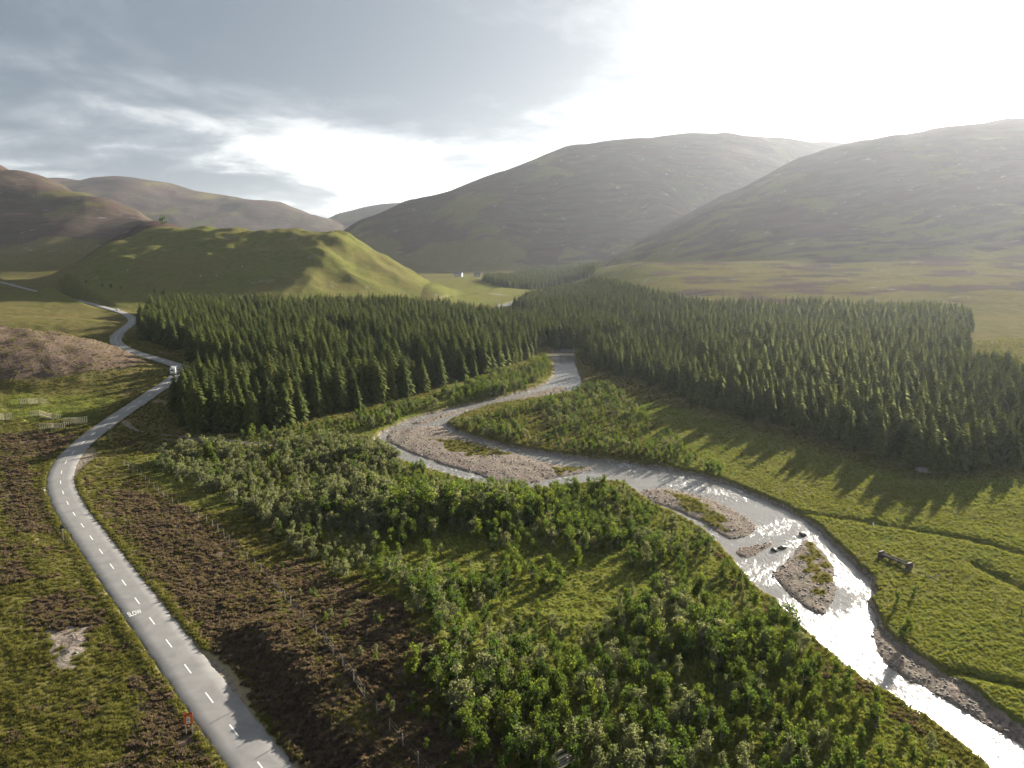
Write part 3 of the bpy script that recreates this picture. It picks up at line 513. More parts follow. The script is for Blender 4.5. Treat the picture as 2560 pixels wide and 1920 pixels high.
def ground_material():
    t = NT('moor_and_meadow')
    a = t.n('ShaderNodeAttribute', attribute_name='cover'); s = t.n('ShaderNodeSeparateColor'); t.L.new(a.outputs['Color'], s.inputs[0])
    heath, gravel, lush = s.outputs; tan = a.outputs['Alpha']
    b = t.n('ShaderNodeAttribute', attribute_name='upland').outputs['Fac']
    big = t.noise(0.018, 5, 0.6); mid = t.noise(0.16, 5, 0.62); fine = t.noise(1.3, 4, 0.65); vf = t.noise(5.0, 3, 0.6)
    # stretched noise for the grain of the slopes
    mp = t.n('ShaderNodeMapping'); mp.inputs['Scale'].default_value = (0.012, 0.05, 0.05); mp.inputs['Rotation'].default_value = (0, 0, 0.5)
    t.L.new(t.geo(), mp.inputs[0]); grain = t.noise(1.0, 6, 0.65, mp.outputs[0], 0.6)
    g1 = t.mix(t.rng(mid, 0.3, 0.7), (0.095, 0.098, 0.030), (0.165, 0.135, 0.058))
    g1 = t.mix(t.rng(fine, 0.35, 0.7), t.mix(0.5, g1, (0.06, 0.06, 0.02)), g1)
    g2 = t.mix(t.rng(mid, 0.3, 0.72), (0.10, 0.125, 0.03), (0.165, 0.155, 0.045))
    g2 = t.mix(t.rng(fine, 0.3, 0.7), t.mix(0.45, g2, (0.06, 0.09, 0.015)), g2)
    grass = t.mix(lush, g1, g2)
    grass = t.mix(t.math('MULTIPLY', t.rng(big, 0.42, 0.65), 0.45), grass, (0.14, 0.105, 0.05))
    h1 = t.mix(t.rng(fine, 0.3, 0.7), (0.065, 0.048, 0.040), (0.165, 0.12, 0.095))
    h1 = t.mix(t.math('MULTIPLY', t.rng(mid, 0.45, 0.7), 0.5), h1, (0.12, 0.095, 0.04))
    hu = t.mix(t.rng(grain, 0.35, 0.65), (0.046, 0.033, 0.033), (0.088, 0.070, 0.050))
    hu = t.mix(t.math('MULTIPLY', t.rng(t.noise(0.007, 5, 0.6, None, 0.8), 0.45, 0.62), 0.38), hu, (0.060, 0.060, 0.034))
    hu = t.mix(t.math('MULTIPLY', t.rng(t.noise(0.011, 5, 0.65, None, 0.5), 0.46, 0.62), 0.65), hu, (0.080, 0.046, 0.046))
    heather = t.mix(b, h1, hu)
    hf = t.math('ADD', heath, t.math('MULTIPLY', t.math('SUBTRACT', t.math('ADD', t.math('MULTIPLY', mid, 0.5), t.math('MULTIPLY', grain, 0.5)), 0.5), 1.3))
    c = t.mix(t.rng(hf, 0.40, 0.62), grass, heather)
    # bare rock on the upper slopes
    rk = t.noise(0.035, 6, 0.7); rock = t.math('MULTIPLY', t.rng(rk, 0.61, 0.68), t.math('MULTIPLY', b, 0.6))
    c = t.mix(rock, c, (0.22, 0.20, 0.185))
    vo = t.n('ShaderNodeTexVoronoi'); vo.inputs['Scale'].default_value = 2.2; t.L.new(t.geo(), vo.inputs['Vector'])
    gv = t.mix(t.rng(vo.outputs['Color'], 0.1, 0.9), (0.12, 0.095, 0.08), (0.26, 0.215, 0.185))
    gv = t.mix(t.rng(mid, 0.35, 0.7), gv, t.mix(0.5, gv, (0.22, 0.20, 0.15)))
    c = t.mix(t.rng(t.math('ADD', gravel, t.math('MULTIPLY', t.math('SUBTRACT', fine, 0.5), 0.5)), 0.35, 0.6), c, gv)
    c = t.mix(t.math('MULTIPLY', tan, 0.85), c, t.mix(fine, (0.20, 0.165, 0.09), (0.30, 0.25, 0.14)))
    hgt = t.math('ADD', t.math('MULTIPLY', fine, 0.7), t.math('MULTIPLY', vf, 0.3))
    nm = t.bump(hgt, 0.55, 0.9)
    nm = t.bump(t.math('ADD', grain, mid), 3.0, t.math('MULTIPLY', b, 0.15), nm)
    t.bsdf(c, 1.0, nm, Specular_IOR_Level=0.0)
    return t.m

def water_material():
    t = NT('river_water')
    mp = t.n('ShaderNodeMapping'); mp.inputs['Rotation'].default_value = (0, 0, -0.5); mp.inputs['Scale'].default_value = (1.0, 0.6, 1)
    t.L.new(t.geo(), mp.inputs[0])
    a = t.noise(0.9, 4, 0.65, mp.outputs[0], 0.6); b = t.noise(3.2, 3, 0.6, mp.outputs[0], 0.3); big = t.noise(0.07, 3, 0.5)
    h = t.math('ADD', a, t.math('MULTIPLY', b, 0.35))
    nm = t.bump(h, 0.33, t.rng(big, 0.35, 0.65, 0.35, 1.0))
    riff = t.math('MULTIPLY', t.rng(t.math('ADD', a, t.math('MULTIPLY', big, 0.5)), 0.80, 1.0), 0.6)
    col = t.mix(riff, (0.19, 0.18, 0.165), (0.62, 0.62, 0.62))
    t.bsdf(col, t.rng(big, 0.3, 0.7, 0.09, 0.2), nm, IOR=1.333, Specular_IOR_Level=0.5)
    return t.m

def asphalt_material():
    t = NT('worn_asphalt')
    n = t.noise(0.35, 5, 0.6); f = t.noise(14, 2, 0.6)
    c = t.mix(t.rng(n, 0.3, 0.7), (0.175, 0.168, 0.16), (0.225, 0.213, 0.203))
    c = t.mix(t.math('MULTIPLY', t.rng(f, 0.4, 0.8), 0.35), c, (0.11, 0.108, 0.105))
    p = t.noise(0.09, 6, 0.7, None, 1.2); c = t.mix(t.math('MULTIPLY', t.rng(p, 0.52, 0.56), 0.3), c, (0.13, 0.126, 0.12))
    t.bsdf(c, 0.85, t.bump(f, 0.01))
    return t.m

def bark(name, a, b):
    t = NT(name); n = t.noise(6, 4, 0.7, t.obj()); t.bsdf(t.mix(t.rng(n, 0.35, 0.65), a, b), 0.9); return t.m

M = {}
M['ground'] = ground_material(); M['water'] = water_material(); M['asphalt'] = asphalt_material()
M['paint'] = simple('road_paint', (0.72, 0.71, 0.66), 0.7, 0.12, 6)
M['spruce_bark'] = bark('spruce_bark', (0.09, 0.065, 0.05), (0.16, 0.12, 0.09))
M['birch_bark'] = bark('birch_bark', (0.10, 0.085, 0.07), (0.42, 0.40, 0.36))
M['needles'] = leaf('spruce_needles', [(0.065, 0.095, 0.034), (0.125, 0.15, 0.046), (0.21, 0.21, 0.068)], 0.58, 0.55, 0.03, (0.62, 0.66, 0.26))
M['leaf_a'] = leaf('birch_leaves', [(0.085, 0.13, 0.028), (0.13, 0.165, 0.036), (0.17, 0.185, 0.048)], 0.5)
M['leaf_b'] = leaf('willow_leaves', [(0.13, 0.155, 0.085), (0.18, 0.195, 0.12), (0.15, 0.18, 0.07)], 0.45)
M['leaf_c'] = leaf('alder_leaves', [(0.055, 0.095, 0.024), (0.080, 0.125, 0.028), (0.11, 0.145, 0.035)], 0.48)
M['heather'] = leaf('heather_sprigs', [(0.105, 0.082, 0.070), (0.165, 0.125, 0.108), (0.15, 0.13, 0.068)], 0.42)
M['grass'] = leaf('moor_grass', [(0.095, 0.105, 0.034), (0.145, 0.138, 0.048), (0.18, 0.15, 0.064)], 0.48)
M['lush'] = leaf('meadow_grass', [(0.125, 0.155, 0.040), (0.175, 0.182, 0.055), (0.215, 0.195, 0.072)], 0.5)
M['stone'] = simple('river_stone', (0.19, 0.165, 0.145), 0.85, 0.4, 2.0, 0.03)
M['dark_stone'] = simple('wet_boulder', (0.075, 0.07, 0.055), 0.6, 0.4, 2.0, 0.05)
M['pale_wood'] = simple('pale_weathered_wood', (0.74, 0.64, 0.42), 0.85, 0.25, 4.0, 0.005)
M['grey_wood'] = simple('grey_weathered_wood', (0.26, 0.23, 0.20), 0.85, 0.3, 4.0, 0.005)
M['dark_wood'] = simple('dark_old_timber', (0.085, 0.065, 0.055), 0.85, 0.35, 4.0, 0.01)
M['wire'] = simple('galvanised_wire', (0.30, 0.30, 0.29), 0.5, 0.1, 3.0, 0, 0.6)
M['white'] = simple('white_paint', (0.80, 0.80, 0.78), 0.45, 0.05, 2.0)
M['glass'] = simple('dark_glass', (0.02, 0.024, 0.028), 0.12, 0.1, 1.0)
M['rubber'] = simple('black_rubber', (0.02, 0.02, 0.02), 0.8, 0.2, 5.0)
M['black'] = simple('black_print', (0.02, 0.02, 0.02), 0.6, 0.1, 5.0)
M['orange'] = simple('orange_sign_face', (0.62, 0.16, 0.025), 0.5, 0.08, 3.0)
M['sign_back'] = simple('grey_sign_back', (0.045, 0.047, 0.05), 0.6, 0.1, 3.0)
M['red'] = simple('red_car_paint', (0.32, 0.03, 0.03), 0.35, 0.05, 1.0)
M['silver'] = simple('wheel_rim', (0.5, 0.5, 0.5), 0.35, 0.05, 1.0, 0, 0.7)
M['lamp_red'] = simple('rear_lamp', (0.4, 0.02, 0.02), 0.3, 0.05, 1.0)
M['slate'] = simple('slate_roof', (0.12, 0.12, 0.135), 0.7, 0.25, 0.6)
M['harl'] = simple('pale_harled_wall', (0.55, 0.53, 0.48), 0.9, 0.15, 0.8)
M['rubble'] = simple('rubble_wall', (0.27, 0.25, 0.22), 0.9, 0.35, 1.6, 0.05)
M['wool'] = simple('sheep_wool', (0.70, 0.67, 0.60), 0.95, 0.15, 6.0)
M['sheep_face'] = simple('sheep_face', (0.05, 0.045, 0.04), 0.9, 0.2, 6.0)

# ---------------------------------------------------------------- ground sheet, river, road
S = DATA['spots']
def build_ground():
    fine = np.arange(-41, 41.001, 0.145)
    az = np.radians(np.concatenate([np.arange(-180, -90, 6), np.arange(-90, -41, 1.2), fine, np.arange(42, 90, 1.2), np.arange(90, 180, 6)]))
    r = [2.0, 12, 25, 38, 48, 54]
    while r[-1] < 9000: r.append(r[-1]*1.0064 + 0.02)
    r = np.array(r)
    A, RR = np.meshgrid(az, r)
    X = np.sin(A)*RR; Y = np.cos(A)*RR
    z, mk = terrain(X, Y, DATA, True)
    nr, na = X.shape
    V = np.stack([X.ravel(), Y.ravel(), z.ravel()], 1)
    idx = np.arange(nr*na).reshape(nr, na)
    nx = np.roll(idx, -1, axis=1)
    F = np.stack([idx[:-1], nx[:-1], nx[1:], idx[1:]], -1).reshape(-1, 4)[:, ::-1]
    me = mesh_np('ground', V, F, [M['ground']], smooth=True)
    col = np.stack([mk['heath'], mk['gravel'], mk['lush'], mk['tan']], 1).astype(np.float32)
    at = me.attributes.new('cover', 'FLOAT_COLOR', 'POINT'); at.data.foreach_set('color', col.ravel())
    at = me.attributes.new('upland', 'FLOAT', 'POINT'); at.data.foreach_set('value', np.maximum(mk['hill'], sstep(450, 650, Y.ravel())).astype(np.float32))
    g = struct(link('ground', me))
    # the river: a sheet at water level laid over the carved bed
    near = (mk['sd'] < 2.0).reshape(nr, na)
    fm = (near[:-1] | near[1:])
    fm = fm | np.roll(fm, -1, axis=1)
    WF = F.reshape(nr-1, na, 4)[fm]
    used = np.unique(WF); re = np.full(nr*na, -1); re[used] = np.arange(len(used))
    WV = V[used].copy(); WV[:, 2] = water_z(WV[:, 1])
    wm = mesh_np('river', WV, re[WF], [M['water']], smooth=True)
    struct(link('river', wm))
    return g
build_ground()

def ground_z(x, y):
    return terrain(np.atleast_1d(np.asarray(x, float)), np.atleast_1d(np.asarray(y, float)), DATA)

ROAD = np.array(DATA['road'])
_seg = np.hypot(*(np.diff(ROAD[:, :2], axis=0).T)); ROAD_S = np.concatenate([[0], np.cumsum(_seg)])
def road_pt(s, off=0.0, up=0.0):
    x = np.interp(s, ROAD_S, ROAD[:, 0]); y = np.interp(s, ROAD_S, ROAD[:, 1]); z = np.interp(s, ROAD_S, ROAD[:, 2])
    e = 1.5
    dx = np.interp(s+e, ROAD_S, ROAD[:, 0])-np.interp(s-e, ROAD_S, ROAD[:, 0]); dy = np.interp(s+e, ROAD_S, ROAD[:, 1])-np.interp(s-e, ROAD_S, ROAD[:, 1])
    n = math.hypot(dx, dy) + 1e-9
    return Vector((x-dy/n*off, y+dx/n*off, z+up)), math.atan2(dy, dx)      # off > 0: left of travel
def road_s_near(x, y):
    d, _, par = line_dist(np.array([x]), np.array([y]), ROAD)
    return float(np.interp(par[0], np.arange(len(ROAD_S)), ROAD_S))

def build_road():
    ss = []; s = 0.0
    while s < ROAD_S[-1]-2: ss.append(s); s += 1.6 if s < 420 else 5.0
    V = []; W = [-3.05, -2.85, -1.4, 0, 1.4, 2.85, 3.05]; Zc = [-0.10, 0.0, 0.03, 0.05, 0.03, 0.0, -0.10]
    for s in ss:
        j = 0.10*math.sin(s*0.9)+0.08*math.sin(s*2.3+1)
        for w, zc in zip(W, Zc):
            ww = w + (j*np.sign(w) if abs(w) > 2.5 else 0)
            p, _ = road_pt(s, ww, zc+0.02); V.append(tuple(p))
    k = len(W); n = len(ss)
    F = [(i*k+j, (i+1)*k+j, (i+1)*k+j+1, i*k+j+1) for i in range(n-1) for j in range(k-1)]
    me = mesh_np('road', V, np.array(F)[:, ::-1], [M['asphalt']], smooth=True)
    rd = struct(link('road', me))
    # broken white centre line, each mark a strip of its own
    s = 3.0; proto = None
    while s < 560:
        k = 1.0 if s < 300 else 1.4
        V = []
        for i in range(4):
            q = s+3.0*i/3
            for off in (-0.085*k, 0.085*k):
                p, _ = road_pt(q, off, 0.0745+0.004); V.append(tuple(p))
        F = [(2*i, 2*i+2, 2*i+3, 2*i+1) for i in range(3)]
        link('centre_line_mark', mesh_np('centre_line_mark', V, np.array(F)[:, ::-1], [M['paint']]), rd)
        s += 9.0
    return rd
road = build_road()

def build_slow():
    s0 = road_s_near(*S['slow'][:2])
    cu = bpy.data.curves.new('slow_lettering', 'FONT'); cu.body = 'SLOW'; cu.size = 1.0; cu.align_x = 'CENTER'; cu.align_y = 'CENTER'
    cu.resolution_u = 2; cu.offset = 0.012
    tmp = bpy.data.objects.new('tmp', cu); C.objects.link(tmp)
    dg = bpy.context.evaluated_depsgraph_get(); me = bpy.data.meshes.new_from_object(tmp.evaluated_get(dg))
    bpy.data.objects.remove(tmp); bpy.data.curves.remove(cu)
    co = np.zeros(len(me.vertices)*3, np.float32); me.vertices.foreach_get('co', co); co = co.reshape(-1, 3)
    w = np.ptp(co[:, 0]); h = np.ptp(co[:, 1])
    out = []
    for x, y, _ in co:
        a = x/w*2.05; b = y/h*1.75
        p, _h = road_pt(s0+b, 1.48-a, 0.088); out.append(tuple(p))
    me.vertices.foreach_set('co', np.array(out, np.float32).ravel()); me.update()
    me.materials.clear(); me.materials.append(M['paint'])
    link('slow_lettering', me, road)
build_slow()
# ---------------------------------------------------------------- plants: shapes
def tube_np(pts, rads, n=6):
    V = []; F = []
    for i, (p, r) in enumerate(zip(pts, rads)):
        p = Vector(p); q = Vector(pts[min(i+1, len(pts)-1)])-Vector(pts[max(i-1, 0)])
        q.normalize(); u = q.orthogonal().normalized(); w = q.cross(u)
        for k in range(n):
            t = 2*math.pi*k/n; V.append(tuple(p+u*math.cos(t)*r+w*math.sin(t)*r))
    for i in range(len(pts)-1):
        for k in range(n):
            j = (k+1) % n; F.append((i*n+k, i*n+j, (i+1)*n+j, (i+1)*n+k))
    return V, F

def spruce_parts(seed, levels=20, slim=1.0, ragged=0.25, blunt=0.8):
    """unit height spruce: trunk quads, crown quads + triangles"""
    rg = random.Random(seed)
    tv, tf = tube_np([(0, 0, -0.03), (0, 0, 0.3), (0, 0, 0.7), (0, 0, 0.99)], [0.016, 0.012, 0.006, 0.001], 6)
    V = []; Q = []; T = []
    for l in range(levels):
        f = l/(levels-1)
        z0 = 0.05+0.93*f**0.95
        rad = (0.165*slim)*((1-f)**blunt)*(0.75+0.25*min(1, f*6)) + 0.008
        nb = 9 if f < 0.6 else 7 if f < 0.85 else 5
        a0 = rg.random()*6.28
        for b in range(nb):
            a = a0+6.283*b/nb+rg.uniform(-0.25, 0.25); r = rad*rg.uniform(1-ragged, 1+ragged*0.6)
            ca, sa = math.cos(a), math.sin(a); wd = r*rg.uniform(0.26, 0.36)
            dz = -r*rg.uniform(0.28, 0.5); zb = z0+rg.uniform(-0.012, 0.012)
            def P(t, s, dz_):
                return (ca*r*t-sa*s, sa*r*t+ca*s, zb+dz*t*t+dz_+0.25*r*(1-t)*0.3)
            k = len(V)
            V += [P(0.02, -wd*0.2, 0), P(0.02, wd*0.2, 0), P(0.5, -wd, -0.18*wd), P(0.5, 0, 0.25*wd), P(0.5, wd, -0.18*wd), P(0.82, -wd*0.6, -0.1*wd), P(0.82, 0, 0.18*wd), P(0.82, wd*0.6, -0.1*wd), P(1.04, 0, 0.10*wd)]
            Q += [(k, k+3, k+2, k), (k+3, k+6, k+5, k+2), (k+3, k+4, k+7, k+6)]
            Q.pop(-3)
            T += [(k, k+3, k+2), (k, k+1, k+3), (k+1, k+4, k+3), (k+5, k+6, k+8), (k+6, k+7, k+8)]
            if r > 0.04:      # hanging side twigs
                for sgn in (-1, 1):
                    k = len(V); V += [P(0.35, 0, 0), P(0.62, sgn*wd*1.15, -0.5*wd), P(0.78, 0, 0.05*wd), P(0.5, sgn*wd*0.5, -0.8*wd)]
                    T += [(k, k+1, k+2), (k, k+3, k+1)]
    # leader
    k = len(V); V += [(-0.006, 0, 0.95), (0.006, 0, 0.95), (0, 0.006, 0.95), (0, 0, 1.0)]; T += [(k, k+1, k+3), (k+1, k+2, k+3), (k+2, k, k+3)]
    return (tv, tf), (V, Q, T)

def broadleaf_parts(seed, width=0.42, base=0.12, leaves=520, lobes=9, size=0.055, up=0.3, stems=1):
    """unit height young tree or bush: stems with limbs, crown of leaf-clump cards round the limbs"""
    rg = random.Random(seed); tv = []; tf = []; tips = []
    def add(pts, rads, n=5):
        V, F = tube_np(pts, rads, n); k = len(tv); tv.extend(V); tf.extend([tuple(k+q for q in f) for f in F])
    for s in range(stems):
        ox, oy = (0, 0) if stems == 1 else (rg.uniform(-.08, .08), rg.uniform(-.08, .08))
        lx, ly = rg.uniform(-.05, .05)+ox*1.5, rg.uniform(-.05, .05)+oy*1.5
        top = rg.uniform(0.86, 0.96) if s == 0 else rg.uniform(0.6, 0.85)
        add([(ox, oy, -0.02), (ox+lx*.4, oy+ly*.4, top*0.4), (ox+lx, oy+ly, top)], [0.018, 0.012, 0.003])
        tips.append(((ox+lx, oy+ly, top-0.03), 0.13))
        for l in range(max(2, lobes//stems)):
            f = (l+rg.random())/max(2, lobes//stems); z0 = base+(top-base-0.12)*f
            a = rg.random()*6.283; r = width*0.5*(1-0.65*f**1.6)*rg.uniform(0.55, 1.0)*(0.6+0.4*min(1, f*4))
            p0 = (ox+lx*f, oy+ly*f, z0*0.85); p1 = (p0[0]+math.cos(a)*r, p0[1]+math.sin(a)*r, z0+r*rg.uniform(up*0.6, up*1.6))
            add([p0, ((p0[0]+p1[0])/2, (p0[1]+p1[1])/2, (p0[2]+p1[2])/2+0.01), p1], [0.008, 0.005, 0.002], 4)
            tips.append((p1, rg.uniform(0.10, 0.17)*(1.15-0.4*f))); tips.append((((p0[0]+p1[0])/2, (p0[1]+p1[1])/2, (p0[2]+p1[2])/2+0.02), 0.09))
    V = []; Q = []
    wsum = sum(t[1]**2 for t in tips)
    for (c, rr) in tips:
        n = int(leaves*rr*rr/wsum)+2
        for i in range(n):
            d = Vector((rg.gauss(0, 1), rg.gauss(0, 1), rg.gauss(0, 0.9))); d.normalize()
            p = Vector(c)+d*rr*rg.random()**0.45
            if p.z < 0.03: p.z = 0.03+rg.random()*0.05
            nrm = (d+Vector((rg.gauss(0, .6), rg.gauss(0, .6), rg.gauss(0.25, .6)))).normalized()
            u = nrm.orthogonal().normalized(); u.rotate(Quaternion(nrm, rg.random()*6.283)); w = nrm.cross(u)
            sz = size*rg.uniform(0.55, 1.25); k = len(V)
            V += [tuple(p+u*sz*0.6), tuple(p+w*sz*0.42+nrm*sz*0.12), tuple(p-u*sz*0.6), tuple(p-w*sz*0.42+nrm*sz*0.12)]
            Q.append((k, k+1, k+2, k+3))
    return (tv, tf), (V, Q, [])

def tuft_parts(seed, n=26, spread=0.35, lean=0.5, width=0.05):
    rg = random.Random(seed); V = []; T = []
    for i in range(n):
        a = rg.random()*6.283; r = spread*rg.random()**0.6; b = rg.random()*6.283
        x, y = math.cos(a)*r, math.sin(a)*r; h = rg.uniform(0.55, 1.0)*(1-0.45*r/spread)
        lx, ly = math.cos(a)*lean*r+rg.gauss(0, .12), math.sin(a)*lean*r+rg.gauss(0, .12)
        w = width*rg.uniform(.7, 1.4); k = len(V)
        V += [(x-math.cos(b)*w, y-math.sin(b)*w, -0.05), (x+math.cos(b)*w, y+math.sin(b)*w, -0.05), (x+lx*.5+math.cos(b)*w*.8, y+ly*.5+math.sin(b)*w*.8, h*.6), (x+lx, y+ly, h)]
        T += [(k, k+1, k+2), (k, k+2, k+3)]
    return V, T

def clump_parts(seed, n=60, flat=0.6):
    """a low cushion of sprigs"""
    rg = random.Random(seed); V = []; T = []
    for i in range(n):
        a = rg.random()*6.283; e = math.acos(rg.uniform(0.05, 1)); d = Vector((math.sin(e)*math.cos(a), math.sin(e)*math.sin(a), math.cos(e)*flat))
        p = d*rg.uniform(0.35, 0.62); q = d*rg.uniform(0.85, 1.15)
        u = d.orthogonal().normalized(); u.rotate(Quaternion(d.normalized(), rg.random()*6.283)); w = rg.uniform(0.10, 0.2); k = len(V)
        V += [tuple(p-u*w), tuple(p+u*w), tuple(q+u*w*0.5), tuple(q-u*w*0.6)]
        T += [(k, k+1, k+2), (k, k+2, k+3)]
    return V, T

def rock_parts(seed, sub=2):
    bm = bmesh.new(); bmesh.ops.create_icosphere(bm, subdivisions=sub, radius=1.0)
    rg = random.Random(seed); o = rg.random()*50
    for v in bm.verts:
        n = float(fbm(np.array([v.co.x*0.9+o+v.co.z*.6]), np.array([v.co.y*0.9-o+v.co.z*.5]), 3, seed)[0])
        v.co *= 1+0.30*n; v.co.z *= 0.62
    V = [tuple(v.co) for v in bm.verts]; T = [tuple(v.index for v in f.verts) for f in bm.faces]; bm.free()
    return V, T

def plant_meshes(kind, parts, bark_m, leaf_m):
    (tv, tf), (V, Q, T) = parts
    trunk = mesh_np(kind+'_trunk', tv, np.array(tf), [bark_m], smooth=True)
    crown = mesh_np(kind+'_crown', V, [np.array(f).reshape(-1, k) for f, k in ((Q, 4), (T, 3)) if len(f)], [leaf_m])
    fs = [np.array(tf)] + ([np.array(Q)+len(tv)] if len(Q) else [])
    f3 = [np.array(T)+len(tv)] if len(T) else []
    q4 = np.concatenate(fs)
    mi = np.concatenate([np.zeros(len(tf)), np.ones(len(Q)), np.ones(len(T))])
    whole = mesh_np(kind, tv+V, [q4]+f3, [bark_m, leaf_m], mi)
    return trunk, crown, whole

SPRUCE = [plant_meshes('spruce', spruce_parts(s, 20, sl, rg_, bl), M['spruce_bark'], M['needles']) for s, sl, rg_, bl in ((1, 1.5, .3, .85), (2, 1.65, .4, .62), (3, 1.35, .3, .75), (4, 1.6, .5, .7))]
BROAD = []
for i, (w, b, n, lo, sz, up, st, mt) in enumerate([(0.42, .14, 620, 10, .058, .45, 1, 'leaf_a'), (0.55, .10, 700, 12, .060, .35, 2, 'leaf_a'), (0.36, .12, 520, 9, .055, .6, 1, 'leaf_c'),
                                                   (0.80, .05, 720, 14, .066, .3, 4, 'leaf_b'), (0.62, .06, 640, 12, .060, .4, 3, 'leaf_c'), (0.34, .10, 480, 9, .055, .7, 1, 'leaf_b')]):
    BROAD.append(plant_meshes('broadleaf', broadleaf_parts(40+i, w, b, n, lo, sz, up, st), M['birch_bark'], M[mt]))

# ---------------------------------------------------------------- scatter of what nobody could count
LIB = bpy.data.collections.new('plant_shapes')          # shapes the scatters draw on; not linked into the scene
def scatter(name, pts, scale, rot, idx, meshes, label, cat, squash=None):
    col = bpy.data.collections.new(name+'_shapes'); LIB.children.link(col)
    for i, m in enumerate(meshes):
        o = bpy.data.objects.new('%s_shape_%02d' % (name, i), m); col.objects.link(o)
    me = bpy.data.meshes.new(name); me.vertices.add(len(pts)); me.vertices.foreach_set('co', np.asarray(pts, np.float32).ravel())
    sc = np.asarray(scale, np.float32)
    if sc.ndim == 1: sc = np.repeat(sc[:, None], 3, 1)
    me.attributes.new('size', 'FLOAT_VECTOR', 'POINT').data.foreach_set('vector', np.ascontiguousarray(sc).ravel())
    rv = np.zeros((len(pts), 3), np.float32); rv[:, 2] = rot
    me.attributes.new('turn', 'FLOAT_VECTOR', 'POINT').data.foreach_set('vector', rv.ravel())
    me.attributes.new('which', 'INT', 'POINT').data.foreach_set('value', np.asarray(idx, np.int32))
    o = link(name, me); stuff(o, label, cat)
    ng = bpy.data.node_groups.new(name, 'GeometryNodeTree')
    ng.interface.new_socket('Geometry', in_out='INPUT', socket_type='NodeSocketGeometry'); ng.interface.new_socket('Geometry', in_out='OUTPUT', socket_type='NodeSocketGeometry')
    N = ng.nodes; L = ng.links
    gi = N.new('NodeGroupInput'); go = N.new('NodeGroupOutput'); ip = N.new('GeometryNodeInstanceOnPoints'); ci = N.new('GeometryNodeCollectionInfo')
    ci.inputs['Collection'].default_value = col; ci.inputs['Separate Children'].default_value = True; ci.inputs['Reset Children'].default_value = True
    ip.inputs['Pick Instance'].default_value = True
    def attr(nm, ty):
        a = N.new('GeometryNodeInputNamedAttribute'); a.data_type = ty; a.inputs['Name'].default_value = nm; return a.outputs['Attribute']
    L.new(gi.outputs[0], ip.inputs['Points']); L.new(ci.outputs[0], ip.inputs['Instance'])
    L.new(attr('which', 'INT'), ip.inputs['Instance Index']); L.new(attr('size', 'FLOAT_VECTOR'), ip.inputs['Scale'])
    e2r = N.new('FunctionNodeEulerToRotation'); L.new(attr('turn', 'FLOAT_VECTOR'), e2r.inputs[0]); L.new(e2r.outputs[0], ip.inputs['Rotation'])
    L.new(ip.outputs[0], go.inputs[0])
    md = o.modifiers.new('scatter', 'NODES'); md.node_group = ng
    return o

def in_view(x, y, margin=1.06, z=0.0):
    f = 1778/2560
    d = np.cos(TILT)*y - np.sin(TILT)*(z-CAM_Z); u = np.cos(TILT)*(z-CAM_Z)+np.sin(TILT)*y
    return (d > 1) & (np.abs(x/np.maximum(d, 1)*f) < 0.5*margin) & (u/np.maximum(d, 1)*f > -0.375*margin)

def jitter_grid(poly, step, jit=0.42):
    P = np.array(poly); x0, y0 = P.min(0); x1, y1 = P.max(0)
    gx, gy = np.meshgrid(np.arange(x0, x1, step), np.arange(y0, y1, step))
    gx = gx.ravel()+RNG.uniform(-jit, jit, gx.size)*step; gy = gy.ravel()+RNG.uniform(-jit, jit, gy.size)*step
    m = inside(gx, gy, poly)
    return gx[m], gy[m]

# ---- conifer plantations
def conifers():
    allx = []; ally = []; allh = []; reg = []
    def put(poly, step, h0, h1, r, seed, gaps=(), thin=0.0):
        x, y = jitter_grid(poly, step)
        keep = np.ones(len(x), bool)
        for (line, wdt) in gaps:
            d, _, _ = line_dist(x, y, line); keep &= d > wdt
        keep &= RNG.random(len(x)) > thin
        rd, _, _ = line_dist(x, y, ROAD); keep &= (rd > 11.0) & (np.hypot(x-S['camper'][0], y-S['camper'][1]) > 24)
        keep &= poly_sd(x, y, poly) < 5.0*perlin(x/13, y/13, seed+40)-0.5
        keep &= in_view(x, y, 1.35, 5.0)
        x = x[keep]; y = y[keep]
        n = 0.5+0.5*fbm(x/45, y/45, 2, seed)
        h = h0+(h1-h0)*np.clip(n*0.45+RNG.random(len(x))*0.55, 0, 1); h *= np.where(RNG.random(len(x)) < 0.06, 0.7, 1.0)
        allx.append(x); ally.append(y); allh.append(h); reg.append(np.full(len(x), r))
    put(DATA['forest_left'], 5.2, 11.0, 20.5, 0, 5, [([(-215, 560), (-150, 470), (-95, 400), (-60, 345), (-40, 310)], 5.5), ([(-150, 600), (-60, 480), (0, 430)], 3.5)])
    put(DATA['forest_right'], 4.7, 8.0, 16.5, 1, 6, [([(60, 420), (160, 400), (290, 430)], 2.6)])
    put(DATA['gap_wood'], 4.6, 13, 19, 4, 12)
    put(DATA['far_woods'][1], 4.6, 9, 16, 2, 7)
    put(DATA['far_woods'][0], 6.0, 9, 16, 3, 9, (), 0.1)
    x = np.concatenate(allx); y = np.concatenate(ally); h = np.concatenate(allh); rg_ = np.concatenate(reg)
    z = ground_z(x, y)
    return x, y, z, h, rg_
cx, cyy, cz, ch, creg = conifers()
cvar = RNG.integers(0, 4, len(cx)); crot = RNG.random(len(cx))*6.283
app = ch/np.hypot(cx, cyy)*in_view(cx, cyy, 0.99, 8.0)
pick = np.argsort(-app)[:300]; is_ind = np.zeros(len(cx), bool); is_ind[pick] = True
FL_SD = poly_sd(cx, cyy, DATA['forest_left']); FR_SD = poly_sd(cx, cyy, DATA['forest_right'])
